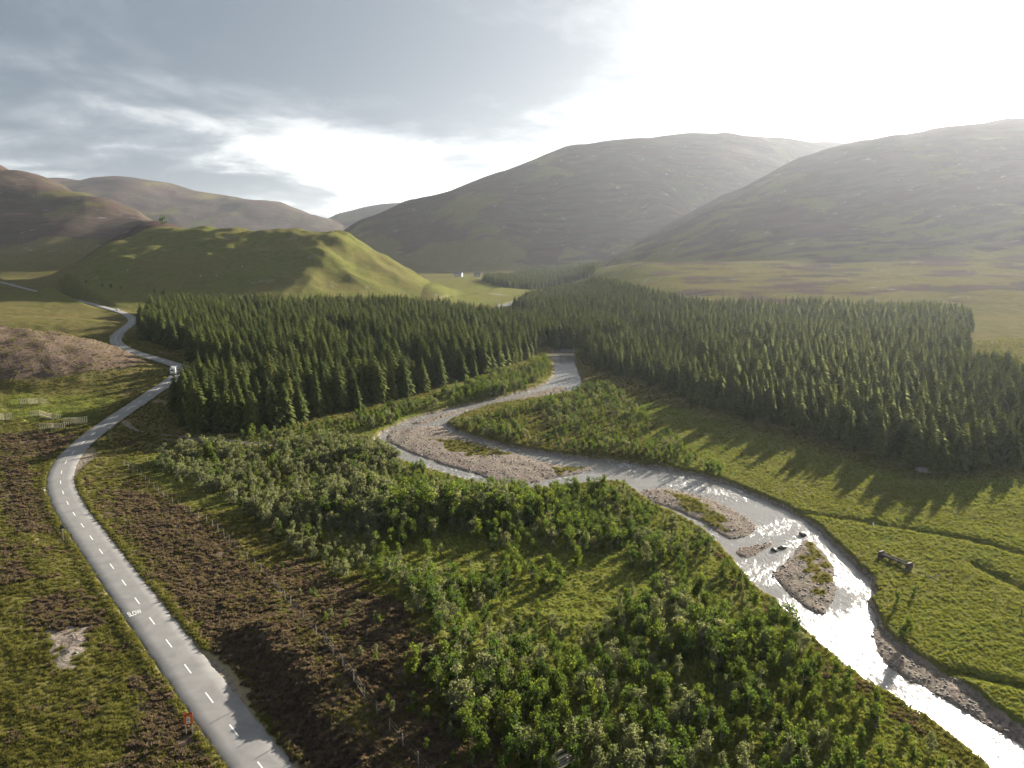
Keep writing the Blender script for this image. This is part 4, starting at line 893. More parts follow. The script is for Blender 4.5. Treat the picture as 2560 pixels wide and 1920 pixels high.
def spruce_label(i):
    x, y, h, r, v = cx[i], cyy[i], ch[i], creg[i], cvar[i]
    size = 'tall' if h > (17 if r == 0 else 13.5) else 'medium' if h > (13.5 if r == 0 else 11) else 'short'
    shape = ('pointed', 'broad blunt', 'narrow', 'ragged')[v]
    sd = -(FL_SD[i] if r == 0 else FR_SD[i]); row = 'front-row' if sd < 6 else 'second-row' if sd < 12 else 'inner'
    if r == 0:
        where = ('by the road bend, left plantation' if x < -125 else 'above the stream corner, left plantation' if x < -105 else 'behind the water gate, left plantation' if x < -88
                 else 'left plantation, opposite first bank shrubs' if x < -68 else 'left plantation, opposite the gravel bend' if x < -45
                 else 'left plantation, facing the upper river' if x < -18 else 'on the right tip, left plantation')
    elif r == 4: where = 'in the stand behind the footbridge'
    else:
        where = ('right plantation, footbridge end' if y > 330 else 'right plantation, above upper meadow' if y > 285 else 'right plantation, middle front' if y > 240
                 else 'right plantation, above broad meadow shade' if y > 212 else 'right plantation, beside the log pile' if x < 128 else 'right plantation, right picture edge')
    return '%s %s %s spruce %s' % (size, shape, row, where)
for i in pick:
    e = empty('spruce_tree', (cx[i], cyy[i], cz[i]-0.1), crot[i]); s = ch[i]; e.scale = (s*1.0, s*1.0, s)
    link('trunk', SPRUCE[cvar[i]][0], e); link('crown', SPRUCE[cvar[i]][1], e)
    tag(e, spruce_label(i), 'spruce tree', 'spruces of the left plantation' if creg[i] == 0 else 'spruces behind the footbridge' if creg[i] == 4 else 'spruces of the right plantation')
q = ~is_ind
scatter('spruce_forest', np.stack([cx[q], cyy[q], cz[q]-0.1], 1), ch[q], crot[q], cvar[q], [s[2] for s in SPRUCE], 'dense dark spruce plantation filling the middle of the valley', 'forest')

def single_out(things):
    """things that would share a label are told apart by their order across the picture"""
    by = {}
    for o in things: by.setdefault(o['label'], []).append(o)
    for lab, os_ in by.items():
        if len(os_) < 2: continue
        os_.sort(key=lambda o: o.location.x/o.location.y)
        for k, o in enumerate(os_):
            n = k+1; o['label'] = lab + (', leftmost' if k == 0 else ', rightmost' if k == len(os_)-1 else ', %d%s from left' % (n, {2: 'nd', 3: 'rd'}.get(n, 'th')))
single_out([o for o in C.objects if o.name.startswith('spruce_tree')])

# ---- young broadleaf trees along the river
def broadleaves():
    xs = []; ys = []; hs = []; rs = []
    spec = [(2.5, 1.7, 6.6), (2.6, 1.5, 5.0), (3.0, 2.2, 6.2), (3.2, 1.0, 3.0)]
    for r, (poly, (step, h0, h1)) in enumerate(zip(DATA['birch_areas'], spec)):
        x, y = jitter_grid(poly, step, 0.48)
        dens = 0.5+0.55*fbm(x/17, y/17, 3, 21+r)
        if r == 0: dens = dens+0.30*sstep(-75, -40, x)*sstep(130, 160, y)+0.22*(y < 110)-0.34*((y < 138) & (y > 108) & (x > 0) & (x < 26))
        if r == 3: dens = dens-0.18
        if r == 2: dens = dens+0.12
        k = RNG.random(len(x)) < np.clip(dens*1.8, 0.05, 1)
        for P in DATA['clearings']: k &= ~(inside(x, y, P) & (RNG.random(len(x)) < 0.9))
        fd, _, _ = line_dist(x, y, S['deer_fence']); k &= fd > 1.5
        sdp = poly_sd(x, y, DATA['bank_left']+DATA['bank_right'][::-1]); k &= sdp > 1.2
        k &= in_view(x, y, 1.22, 2.0)
        x = x[k]; y = y[k]
        n = np.clip(0.5+0.7*fbm(x/24, y/24, 2, 25+r), 0, 1)
        h = h0+(h1-h0)*np.clip(n*0.65+0.35*RNG.random(len(x))**1.5, 0, 1)
        if r == 0: h = h*(1+0.35*(sstep(45, 10, np.minimum(np.abs(x+25), 60))*sstep(140, 155, y)*sstep(185, 165, y)))
        xs.append(x); ys.append(y); hs.append(h); rs.append(np.full(len(x), r))
    # scattered saplings on the near right bank and by the moor
    x = np.concatenate(xs); y = np.concatenate(ys); h = np.concatenate(hs); r = np.concatenate(rs)
    return x, y, ground_z(x, y), h, r
bx_, by_, bz_, bh_, br_ = broadleaves()
tone = fbm(bx_/30, by_/30, 2, 77)
bvar = np.where(RNG.random(len(bx_)) < 0.5+0.5*tone, RNG.choice([0, 1, 1, 4], len(bx_)), RNG.choice([2, 3, 4, 5, 5], len(bx_)))
grey = (br_ == 0) & (bx_ < -28) & (by_ > 105) & (RNG.random(len(bx_)) < 0.72); bvar = np.where(grey, RNG.choice([3, 5], len(bx_)), bvar)
brot = RNG.random(len(bx_))*6.283
app = bh_/np.hypot(bx_, by_)*in_view(bx_, by_, 0.98, 1.5)
pick = np.argsort(-app)[:300]; b_ind = np.zeros(len(bx_), bool); b_ind[pick] = True
def birch_label(x, y, h, v, r):
    look = {0: 'fresh green birch', 1: 'bushy bright green birch', 2: 'slim deep green alder', 3: 'broad silvery willow bush', 4: 'rounded dark alder bush', 5: 'narrow silvery sapling'}[v]
    sz = 'huge' if h > 5.6 else 'large' if h > 4.6 else 'medium' if h > 3.6 else 'small'
    if y < 80: w = 'at bottom picture edge' + (' near river' if x > 38 else ' right of middle' if x > 20 else ' by the planks' if x > -2 else ' below heather')
    elif y < 95: w = 'in lowest thicket' + (', river heather side' if x > 40 else ', right part' if x > 25 else ', middle part' if x > 8 else ', brown heather side')
    elif y < 112: w = 'above lowest thicket' + (', river side' if x > 30 else ', middle' if x > 8 else ', heather edge')
    elif y < 140: w = 'left of the mossy clearing' if x < -18 else 'right of the mossy clearing' if x < 10 else 'left of the gravel island'
    elif y < 170: w = 'below long gravel bar' + (', fence side' if x < -50 else ', left of tall clump' if x < -30 else ', in tall clump' if x < 0 else ', right end')
    else: w = 'at far thicket end' if x < -30 else 'at river side of far thicket'
    return '%s %s %s' % (sz, look, w)
for i in pick:
    v = int(bvar[i]); e = empty('young_birch' if v < 2 else 'young_alder' if v in (2, 4) else 'willow_bush' if v == 3 else 'willow_sapling', (bx_[i], by_[i], bz_[i]-0.04), brot[i]); s = bh_[i]; e.scale = (s, s, s)
    link('trunk', BROAD[v][0], e); link('crown', BROAD[v][1], e)
    tag(e, birch_label(bx_[i], by_[i], bh_[i], v, br_[i]), 'tree' if v not in (3, 4) else 'bush', 'young broadleaf trees of the riverside thicket')
single_out([o for o in C.objects if o.get('group') == 'young broadleaf trees of the riverside thicket'])
q = ~b_ind
scatter('riverside_thicket', np.stack([bx_[q], by_[q], bz_[q]-0.04], 1), bh_[q], brot[q], bvar[q], [s[2] for s in BROAD], 'thicket of young green birch, alder and willow along the river', 'thicket')

# ---- heather, grass tussocks, stones
def ground_cover():
    n = 370000
    yy = 55+(420-55)*RNG.random(n)**1.5; half = yy*0.80+25
    xx = RNG.uniform(-1, 1, n)*half
    m = in_view(xx, yy, 1.15, 0.5); xx = xx[m]; yy = yy[m]
    z, mk = terrain(xx, yy, DATA, True)
    u = RNG.random(len(xx)); veg = ((mk['sd'] > 1.4) | ((mk['bars'] < -0.5) & (RNG.random(len(xx)) < 0.7))) & (mk['rdm'] > 0.55) & (mk['gravel'] < 0.4)
    for sp_, rr_ in (('sign_orange', 1.3), ('sign_triangle', 1.3), ('post_white', 1.0), ('mwhite', 0.8), ('feeder0', 1.5), ('feeder1', 1.5)):
        veg &= np.hypot(xx-S[sp_][0], yy-S[sp_][1]+(1.0 if sp_ == 'sign_orange' else 0)) > rr_
    noise_h = 0.5+0.5*fbm(xx/6, yy/6, 2, 201)
    isd = inside(xx, yy, DATA['forest_left']) | inside(xx, yy, DATA['forest_right'])
    hh = veg & ~isd & (mk['heath'] > 0.2) & (mk['heath']+0.9*(noise_h-0.5)+0.5*(RNG.random(len(xx))-0.5) > 0.55)
    hh &= RNG.random(len(xx)) < 0.74
    gg = veg & ~isd & ~hh
    # heather cushions
    k = hh & (yy < 235) & (u < 0.9*np.clip(190/yy, 0.3, 1)); P = np.stack([xx[k], yy[k], z[k]-0.03], 1); nn = k.sum()
    s = RNG.uniform(0.26, 0.56, nn)*(1+yy[k]/420)
    sc = np.stack([s, s, s*RNG.uniform(0.65, 1.0, nn)], 1)
    sh = [mesh_np('heather_clump', *clump_parts(300+i, 56, 0.75), [M['heather']]) for i in range(3)]
    scatter('heather', P, sc, RNG.random(nn)*6.283, RNG.integers(0, 3, nn), sh, 'brown and purple heather cushions covering the moor', 'heather')
    # tussocks
    gl = gg & (mk['lush'] > 0.5); gm = gg & ~gl
    for nm, k, mat, lab, h in (('moor_grass', gm, 'grass', 'yellow-green tussocky moor grass on both sides of the road', (0.22, 0.55)), ('meadow_grass', gl, 'lush', 'bright green meadow grass on the river flats', (0.18, 0.42))):
        k = k & (u < 0.75*np.clip(180/yy, 0.25, 1)); nn = k.sum()
        s = RNG.uniform(*h, nn)*(1+yy[k]/500); wd = s*RNG.uniform(1.0, 1.7, nn)
        sh = [mesh_np(nm+'_tuft', *tuft_parts(320+i), [M[mat]]) for i in range(3)]
        scatter(nm, np.stack([xx[k], yy[k], z[k]], 1), np.stack([wd, wd, s], 1), RNG.random(nn)*6.283, RNG.integers(0, 3, nn), sh, lab, 'grass')
    # longer fringe along the road edges
    ss = np.arange(0, 420, 0.33); P = []
    for side in (-1, 1):
        for s in ss:
            p, _ = road_pt(s+RNG.uniform(-.3, .3), side*RNG.uniform(3.25, 4.1), 0); P.append((p.x, p.y))
    P = np.array(P); lay = np.full(len(P), 1e3)
    for q_ in DATA['laybys']: lay = np.minimum(lay, poly_sd(P[:, 0], P[:, 1], q_))
    P = P[(lay > 0.8) & in_view(P[:, 0], P[:, 1], 1.2, 0)]; zz = ground_z(P[:, 0], P[:, 1]); nn = len(P)
    s = RNG.uniform(0.3, 0.75, nn)*np.where(RNG.random(nn) < 0.15, 1.4, 1.0); sh = [mesh_np('verge_tuft', *tuft_parts(340+i, 30), [M['grass']]) for i in range(3)]
    scatter('verge_grass', np.stack([P[:, 0], P[:, 1], zz], 1), np.stack([s*1.3, s*1.3, s], 1), RNG.random(nn)*6.283, RNG.integers(0, 3, nn), sh, 'ragged yellow grass fringe along both road edges', 'grass')
    # stones on the gravel
    n = 60000; yy = 70+(420-70)*RNG.random(n)**1.4; xx = RNG.uniform(-0.78, 0.78, n)*yy
    z, mk = terrain(xx, yy, DATA, True)
    k = (mk['gravel'] > 0.6) & (mk['rdm'] > 0.3) & (z > water_z(yy)-0.22) & (mk['lay'] > 0.5); k &= RNG.random(n) < np.where(mk['sd'] < 1.5, 0.9, 0.25); nn = k.sum()
    s = 0.10+0.22*RNG.random(nn)**3+0.0004*yy[k]; sh = [mesh_np('stone', *rock_parts(360+i, 1), [M['stone']]) for i in range(3)]
    scatter('river_stones', np.stack([xx[k], yy[k], z[k]], 1), s, RNG.random(nn)*6.283, RNG.integers(0, 3, nn), sh, 'rounded grey-brown stones on the gravel bars', 'stones')
ground_cover()
# ---------------------------------------------------------------- things
def gz(x, y): return float(ground_z(x, y)[0])

def wheel(parent, loc, r, w):
    ax = (1, 0, 0)
    t = MB().tube((loc[0]-w/2, loc[1], loc[2]), (loc[0]+w/2, loc[1], loc[2]), r, n=16).build('wheel', M['rubber'], parent)
    s = 1 if loc[0] > 0 else -1
    MB().tube((loc[0]+s*(w/2-0.02), loc[1], loc[2]), (loc[0]+s*(w/2+0.012), loc[1], loc[2]), r*0.6, n=12).build('rim', M['silver'], t)

def motorhome():
    s = road_s_near(*S['camper'][:2]); p, h = road_pt(s, 1.45, 0.06)
    e = empty('motorhome', p, h-math.pi/2)                     # built facing +Y
    MB().prism([(-1.1, .45), (1.1, .45), (1.12, 1.1), (1.12, 2.75), (1.0, 2.88), (-1.0, 2.88), (-1.12, 2.75), (-1.12, 1.1)], -3.0, 1.7).build('body', M['white'], e, 0.05)
    MB().prism([(-1.0, 2.0), (1.0, 2.0), (0.98, 2.72), (-0.98, 2.72)], 1.7, 2.5).build('over_cab', M['white'], e, 0.08)
    MB().box((0, 2.35, 0.95), (1.95, 1.3, 1.0)).box((0, 2.1, 1.7), (1.85, 0.9, 0.6), taper=0.9).build('cab', M['white'], e, 0.08)
    MB().box((0, 2.62, 1.7), (1.5, 0.06, 0.5)).build('windscreen', M['glass'], e)
    MB().box((-0.35, -3.01, 1.95), (1.0, 0.04, 0.55)).build('rear_window', M['glass'], e)
    for sx in (-1, 1):
        MB().box((sx*1.125, -0.6, 1.95), (0.03, 1.1, 0.5)).build('side_window', M['glass'], e)
        MB().box((sx*0.95, -3.01, 1.0), (0.16, 0.04, 0.4)).build('rear_lamp', M['lamp_red'], e)
        for wy in (-1.9, 2.2): wheel(e, (sx*0.95, wy, 0.36), 0.36, 0.24)
    MB().box((0, -3.04, 0.52), (2.1, 0.14, 0.28)).build('bumper', M['sign_back'], e, 0.03)
    tag(e, 'white motorhome driving round the road bend by the spruces', 'motorhome')
motorhome()

def car(spot, off, flip, paint, label, name):
    s = road_s_near(*S[spot][:2]); p, h = road_pt(s, off, 0.06); e = empty(name, p, h-math.pi/2+(math.pi if flip else 0))
    prof = [(-2.1, .35), (2.1, .35), (2.15, .75), (1.1, .95), (-2.0, 1.0), (-2.15, .8)]
    b = MB(); b.prism([(x, z) for x, z in prof], -0.85, 0.85)
    b.v = [(y, x, z) for (x, y, z) in b.v]; b.build('body', paint, e, 0.06)
    c = MB(); c.prism([(-1.9, .96), (1.0, .94), (0.35, 1.42), (-1.4, 1.46)], -0.74, 0.74); c.v = [(y, x, z) for (x, y, z) in c.v]; c.build('cabin', M['glass'], e, 0.05)
    MB().box((0, -0.52, 1.465), (1.36, 1.75, 0.05)).build('roof', paint, e, 0.02)
    for sx in (-1, 1):
        MB().box((sx*0.66, 2.10, 0.66), (0.3, 0.08, 0.14)).build('headlight', M['white'], e)
        MB().box((sx*0.66, -2.11, 0.78), (0.25, 0.06, 0.14)).build('rear_lamp', M['lamp_red'], e)
        for wy in (-1.3, 1.35): wheel(e, (sx*0.78, wy, 0.31), 0.31, 0.2)
    tag(e, label, 'car')
car('car_white', -1.4, True, M['white'], 'white car on the far road just before the spruces', 'white_car')
car('car_red', -1.4, True, M['red'], 'small dark red car far off on the straight road', 'red_car')

def orange_sign():
    x, y, _ = S['sign_orange']; e = empty('road_works_sign', (x, y, gz(x, y)), R(14))
    for sx in (-0.38, 0.38):
        MB().tube((sx, 0.05, -0.3), (sx, 0.05, 3.0), 0.04, n=8).build('post', M['grey_wood'], e)
    MB().box((0, 0, 2.35), (1.12, 0.03, 1.6)).build('panel', M['orange'], e, 0.008)
    MB().prism([(-.42, 2.70), (-.30, 2.72), (-.05, 2.86), (.22, 2.94), (.42, 2.98), (.40, 3.06), (.16, 3.06), (-.02, 2.98), (-.12, 2.94), (-.30, 2.82), (-.42, 2.78)], -0.020, -0.0165).build('black_pictogram', M['black'], e)
    MB().prism([(-.21, 1.66), (.17, 1.66), (.22, 1.72), (.24, 2.45), (.10, 2.58), (-.06, 2.58), (-.16, 2.46), (-.22, 1.9)], -0.020, -0.0165).build('white_plate', M['white'], e)
    for pts in ([(-.10, 2.2), (.02, 2.18), (.1, 2.28), (.04, 2.4), (-.08, 2.38)], [(-.2, 2.02), (.22, 2.08), (.22, 2.16), (-.2, 2.10)], [(-.12, 1.78), (.06, 1.75), (.12, 1.86), (-.1, 1.9)]):
        MB().prism(pts, -0.024, -0.0205).build('black_mark', M['black'], e)
    tag(e, 'orange road sign panel on two posts at the left verge', 'road sign')
orange_sign()

def triangle_sign():
    x, y, _ = S['sign_triangle']; e = empty('warning_sign', (x, y, gz(x, y)), R(20))
    MB().tube((0, 0.04, -0.3), (0, 0.04, 3.6), 0.045, n=8).build('post', M['wire'], e)
    c = [(-.56, 2.75), (-.50, 2.66), (.50, 2.66), (.56, 2.75), (.05, 3.66), (-.05, 3.66)]
    MB().prism(c, -0.02, 0.0).build('plate', M['sign_back'], e)
    for z in (2.85, 3.25): MB().box((0, 0.015, z), (0.5 if z < 3 else 0.28, 0.03, 0.05)).build('rail', M['wire'], e)
    tag(e, 'dark back of a triangular warning sign on a post by the left verge', 'road sign')
triangle_sign()

def white_post():
    x, y, _ = S['post_white']; e = empty('marker_post', (x, y, gz(x, y)), 0)
    MB().box((0, 0, .45), (.14, .1, 1.3), taper=.9).build('post', M['grey_wood'], e, .01)
    MB().box((0, -.02, 1.0), (.34, .12, .4)).build('white_head', M['white'], e, .02)
    tag(e, 'short marker post with white head at the left edge of the road bend', 'marker post')
white_post()

def snow_fence(spot, L, h, rz, label):
    x, y, _ = S[spot]; z = gz(x, y); e = empty('snow_fence', (x, y, z), rz)
    legs = [((-L*.5, -1.6), (-L*.26, 0)), ((-L*.26, 0), (L*.26, 0)), ((L*.26, 0), (L*.5, 1.5))]
    gl = lambda u, v: gz(x+u*math.cos(rz)-v*math.sin(rz), y+u*math.sin(rz)+v*math.cos(rz))-z
    for a, b in legs:
        a = Vector(a); b = Vector(b); n = max(3, int((b-a).length/0.48)); ang = math.atan2(b.y-a.y, b.x-a.x)
        for i in range(n):
            p = a.lerp(b, (i+.5)/n); g = gl(p.x, p.y); hh = h*random.uniform(.94, 1.04)
            MB().box((p.x, p.y-.05, g+hh/2-.05), (.25, .035, hh), ang).build('pale', M['pale_wood'], e)
        for k in range(2):
            p = a.lerp(b, k); g = gl(p.x, p.y)
            MB().box((p.x, p.y+.07, g+h*.5-.2), (.14, .14, h+.5), ang).build('post', M['grey_wood'], e)
        ga, gb = gl(*a), gl(*b)
        for f in (.28, .98):
            MB().tube((a.x, a.y-.01, ga+h*f), (b.x, b.y-.01, gb+h*f), .07, n=4).build('rail', M['pale_wood'], e)
    tag(e, label, 'snow fence', 'snow fences left of the road')
snow_fence('s1', 8.6, 1.9, R(-6), 'pale slatted snow fence farthest back on the green grass')
snow_fence('s2', 8.6, 1.9, R(2), 'pale slatted snow fence at the edge of the brown moor, middle of the group')
snow_fence('s3', 6.6, 2.3, R(-12), 'pale slatted snow fence nearest to the road')
snow_fence('s4', 7.0, 1.9, R(-10), 'pale slatted snow fence lowest in the group, standing in brown heather')
snow_fence('s5', 5.4, 2.3, R(-8), 'pale slatted snow fence cut off by the left picture edge')

def post_fence(name, line, step, h, r, mat, wires, label, cat='fence', lean=.02):
    L = np.array(line, float); seg = np.hypot(*(np.diff(L, axis=0).T)); s = np.concatenate([[0], np.cumsum(seg)])
    q = np.arange(0, s[-1], step); X = np.interp(q, s, L[:, 0]); Y = np.interp(q, s, L[:, 1]); Z = ground_z(X, Y)
    e = empty(name, (X[0], Y[0], Z[0]), 0); o = Vector((X[0], Y[0], Z[0]))
    me = MB().tube((0, 0, -.4), (0, 0, h), r, r*.9, 6); proto = None
    for x, y, z in zip(X, Y, Z):
        if proto is None: p = me.build('post', mat, e); proto = p
        else: p = link('post', proto.data, e)
        p.location = Vector((x, y, z))-o; p.rotation_euler = (random.gauss(0, lean), random.gauss(0, lean), random.random()); k = random.uniform(.9, 1.06); p.scale = (1, 1, k)
    for f in wires:
        m = MB()
        for i in range(len(X)-1):
            a = Vector((X[i], Y[i], Z[i]+h*f))-o; b = Vector((X[i+1], Y[i+1], Z[i+1]+h*f))-o; m.tube(a, b, .006, n=3)
        m.build('wire', M['wire'], e)
    tag(e, label, cat)
post_fence('deer_fence', S['deer_fence'], 3.6, 1.95, .06, M['grey_wood'], (.3, .62, .96), 'long grey post and wire deer fence crossing the heather below the road')
fr = [S['fence_r00'][:2], S['fence_r0'][:2], S['fence_r1'][:2]]
fr = [[76.5, 127.5], [80.5, 124.0], [84.5, 118.0], [86.5, 111.5], [87.5, 104.0]]
post_fence('stock_fence', fr, 2.4, 1.25, .06, M['dark_wood'], (.4, .9), 'short line of dark fence posts across the right meadow')

def footbridge():
    x, y, _ = S['bridge']; x, y = 27.0, 399.0; zw = float(water_z(np.array(y))); e = empty('footbridge', (x, y, zw+2.0), R(4))
    Lh = 8.5
    n = 22
    for i in range(n):
        MB().box((-Lh+(i+.5)*2*Lh/n, 0, .1), (2*Lh/n-.04, 2.2, .07)).build('deck_plank', M['grey_wood'], e)
    for sy in (-.8, .8): MB().box((0, sy, -.12), (2*Lh, .22, .36)).build('beam', M['dark_wood'], e)
    for sy in (-1.0, 1.0):
        for i in range(7): MB().box((-Lh+.2+i*(2*Lh-.4)/6, sy, .68), (.1, .08, 1.1)).build('rail_post', M['grey_wood'], e)
        for zz in (.7, 1.18): MB().box((0, sy+.07*np.sign(sy), zz), (2*Lh, .06, .16)).build('handrail', M['pale_wood'], e)  # paler wood than the posts: the sunlit look of the rails put into colour
    for sx in (-Lh+.3, 0.6, Lh-.3): MB().box((sx, 0, -1.5), (.7, 2.0, 2.4), taper=.85).build('pier', M['rubble'], e, .05)
    tag(e, 'flat wooden footbridge with rails over the river at the forest gap', 'bridge')
footbridge()

def trough():
    a = Vector(S['feeder0']); b = Vector(S['feeder1']); c = (a+b)/2; d = (b-a); rz = math.atan2(d.y, d.x); Lh = d.length/2
    z = gz(c.x, c.y); e = empty('timber_feeder', (c.x, c.y, z), rz)
    for i, (yy, zz) in enumerate(((-.55, .55), (-.2, .75), (.2, .8), (.55, .6))):
        MB().tube((-Lh, yy, zz), (Lh, yy+random.uniform(-.1, .1), zz+random.uniform(-.08, .08)), .11, .1, 7).build('log_rail', M['grey_wood'] if i % 2 else M['dark_wood'], e)
    for sx in (-.95, -.3, .35, .95):
        for sy in (-.5, .5): MB().box((sx*Lh, sy, .35), (.16, .16, 1.1)).build('leg', M['dark_wood'], e, .01)
    for sx in (-1, 1):
        MB().box((sx*(Lh+.25), 0, .55), (.55, 1.5, 1.2), taper=.85).build('end_crib', M['dark_wood'], e, .05)
    MB().box((0, 0, .42), (2*Lh, .9, .08)).build('floor_board', M['dark_wood'], e)
    tag(e, 'old dark timber feeder of long logs in the right meadow', 'feeder')
trough()

def white_marker():
    x, y, _ = S['mwhite']; e = empty('white_marker', (x, y, gz(x, y)), R(15))
    MB().tube((.15, 0, -.2), (-.05, 0, 1.6), .035, n=6).build('stake', M['grey_wood'], e)
    MB().prism([(-.15, 1.0), (.10, .75), (.28, 1.15), (.1, 1.65), (-.12, 2.05), (-.26, 1.5)], -.05, -.02).build('board', M['white'], e, .006)
    tag(e, 'small leaning white marker board standing alone in the right meadow', 'marker')
white_marker()

def water_gate():
    x, y, _ = S['gate']; z = gz(x, y); e = empty('water_gate', (x, y, z), R(10))
    MB().box((0, 0, .7), (1.0, .8, 1.6), taper=.85).build('stone_pier', M['harl'], e, .06)
    MB().box((.9, .3, 1.2), (.2, .2, .9)).build('post', M['grey_wood'], e)
    dz = gz(x+8, y+5)-z
    MB().box((8, 4.6, dz+.9), (.2, .2, 1.9)).build('post', M['grey_wood'], e)
    for f in (.5, .9, 1.3):
        MB().tube((.6, .2, f), (8, 4.6, dz+f+.1), .06, n=5).build('rail', M['grey_wood'], e)
    MB().tube((-.5, 0, 1.2), (-7.5, 1.0, gz(x-7.5, y+1)-z+1.0), .06, n=5).build('rail', M['grey_wood'], e)
    tag(e, 'pale stone pier and grey rails of a water gate across the side stream', 'gate')
water_gate()

def parapet():
    s = road_s_near(*S['parapet'][:2]); p, h = road_pt(s, -3.7, 0); e = empty('bridge_parapet', p, h)
    zoff = 0
    rg = random.Random(3)
    for i in range(7):
        for k in range(2):
            MB().box((-2.1+i*.7+(.35 if k else 0)-.17, rg.uniform(-.03, .03), .0+.33+k*.34), (.68, .4, .33)).build('stone', M['rubble'], e, .04)
    MB().box((0, 0, -.45), (5.2, .46, 1.2)).build('footing', M['rubble'], e, .03)
    tag(e, 'low rough stone parapet where the road crosses the side stream', 'wall')
parapet()

def house(name, x, y, rz, L, W, h, rh, label, wallm, chim=True, windows=3):
    z = gz(x, y); e = empty(name, (x, y, z-.3), rz)
    m = MB(); m.box((0, 0, h/2), (L, W, h)); m.build('wall', wallm, e)
    g = MB(); g.v = [(-L/2, -W/2, h), (-L/2, W/2, h), (-L/2, 0, h+rh), (L/2, -W/2, h), (L/2, W/2, h), (L/2, 0, h+rh)]
    for sx in (-1, 1):
        q = MB(); q.prism([(-W/2+.02, h-.05), (W/2-.02, h-.05), (0, h+rh-.05)], sx*L/2-.2*(sx > 0)-.0, sx*L/2+.2*(sx < 0)); q.v = [(b, a, c) for a, b, c in q.v]; q.build('gable', wallm, e)
    r = MB(); r.prism([(-W/2-.35, h-.15), (0, h+rh+.12), (W/2+.35, h-.15), (W/2+.35, h+.08), (0, h+rh+.38), (-W/2-.35, h+.08)], -L/2-.25, L/2+.25)
    r.v = [(b, a, c) for a, b, c in r.v]; ro = r.build('roof', M['slate'], e)
    if chim:
        for sx in (-1, 1): MB().box((sx*(L/2-.7), 0, h+rh+.5), (.9, .7, 1.4)).build('chimney', wallm, ro)
    for i in range(windows):
        wx = -L/2+L*(i+.5)/windows
        if i == windows//2: MB().box((wx, -W/2-.03, 1.1), (1.1, .06, 2.1)).build('door', M['dark_wood'], e)
        else:
            w = MB().box((wx, -W/2-.03, h*.55), (1.1, .06, 1.3)).build('window', M['glass'], e)
            MB().box((wx, -W/2-.07, h*.55-.72), (1.3, .14, .12)).build('sill', M['harl'], w)
    tag(e, label, 'house' if chim else 'barn')
hx, hy = -96.0, 1290.0
house('farm_barn', hx, hy, R(-12), 14, 8, 5.0, 3.4, 'long slate-roofed barn with a pale gable at the end of the far field', M['harl'], False, 3)
house('farm_house', hx+32, hy+22, R(8), 12, 7, 4.6, 3.0, 'small pale house to the right of the slate barn, beside the dark trees', M['harl'], True, 3)

def sheep(spot, rz, label):
    x, y, _ = S[spot]; e = empty('sheep', (x, y, gz(x, y)), rz)
    bm = bmesh.new(); bmesh.ops.create_icosphere(bm, subdivisions=2, radius=1)
    for v in bm.verts: v.co = Vector((v.co.x*.62, v.co.y*.33, v.co.z*.36+.68))
    me = bpy.data.meshes.new('fleece'); bm.to_mesh(me); bm.free(); me.materials.append(M['wool']); link('fleece', me, e)
    hd = MB(); hd.tube((.52, 0, .82), (.86, 0, .80), .15, .09, 8).build('head', M['sheep_face'], e)
    for sx in (-.36, .36):
        for sy in (-.15, .15): MB().tube((sx, sy, 0), (sx, sy, .5), .045, n=5).build('leg', M['sheep_face'], e)
    tag(e, label, 'sheep', 'sheep grazing on the slopes')
for sp, rz, lb in (('sheep1', 2.0, 'white sheep at the foot of the left hill, leftmost of the flock'), ('sheep2', .3, 'white sheep low on the green hill, left one of a pair'), ('sheep3', 3.4, 'white sheep low on the green hill, right one of a pair'),
                   ('sheep4', 1.0, 'white sheep higher on the green hill, above the pair'), ('sheep5', .5, 'white sheep in the gully right of the right plantation, nearer one'), ('sheep6', 2.5, 'white sheep in the gully right of the right plantation, farther one')):
    sheep(sp, rz, lb)

def boulder(name, spot, size, seed, label, dz=0):
    x, y, _ = S[spot]; V, T = rock_parts(seed, 3); me = mesh_np(name, V, np.array(T), [M['dark_stone']], smooth=True)
    o = link(name, me, None, (x, y, float(water_z(np.array(y)))+dz)); o.scale = size; o.rotation_euler = (0, 0, seed)
    tag(o, label, 'boulder', 'dark boulders in the river')
boulder('boulder', 'boulder1', (1.0, .8, .9), 501, 'dark rounded boulder at the upstream tip of the gravel island', .15)
boulder('boulder', 'boulder2', (.75, .55, .7), 502, 'dark boulder in midstream, left one of two lying side by side', .1)
boulder('boulder', 'boulder3', (1.1, .5, .7), 503, 'long dark boulder in midstream, right one of two lying side by side', .1)

def lone_tree(spot, v, h, name, cat, label, rz=0.0, wide=1.0):
    x, y, _ = S[spot]; e = empty(name, (x, y, gz(x, y)-.05), rz); e.scale = (h*wide, h*wide, h)
    link('trunk', BROAD[v][0], e); link('crown', BROAD[v][1], e); tag(e, label, cat)
lone_tree('lt1', 2, 2.6, 'young_alder', 'bush', 'small dark bush alone in the right meadow, left one of a group', .4, 1.2)
lone_tree('lt3', 4, 2.0, 'young_alder', 'bush', 'small dark bush alone in the right meadow, right one of a group', 1.4)
lone_tree('lt4', 0, 4.2, 'young_birch', 'tree', 'slender young tree on the right river bank below the meadow bushes', 2.4)
lone_tree('lt5', 2, 2.8, 'young_alder', 'bush', 'bush at the foot of the slender tree on the right river bank', 3.0, 1.4)
lone_tree('tree_l', 5, 3.6, 'willow_sapling', 'tree', 'slender sapling standing alone on the green strip by the river', 1.0)
lone_tree('hilltree', 4, 13.0, 'round_tree', 'tree', 'dark round tree on the crest between the left hill and the green hill', 0.3, 1.6)

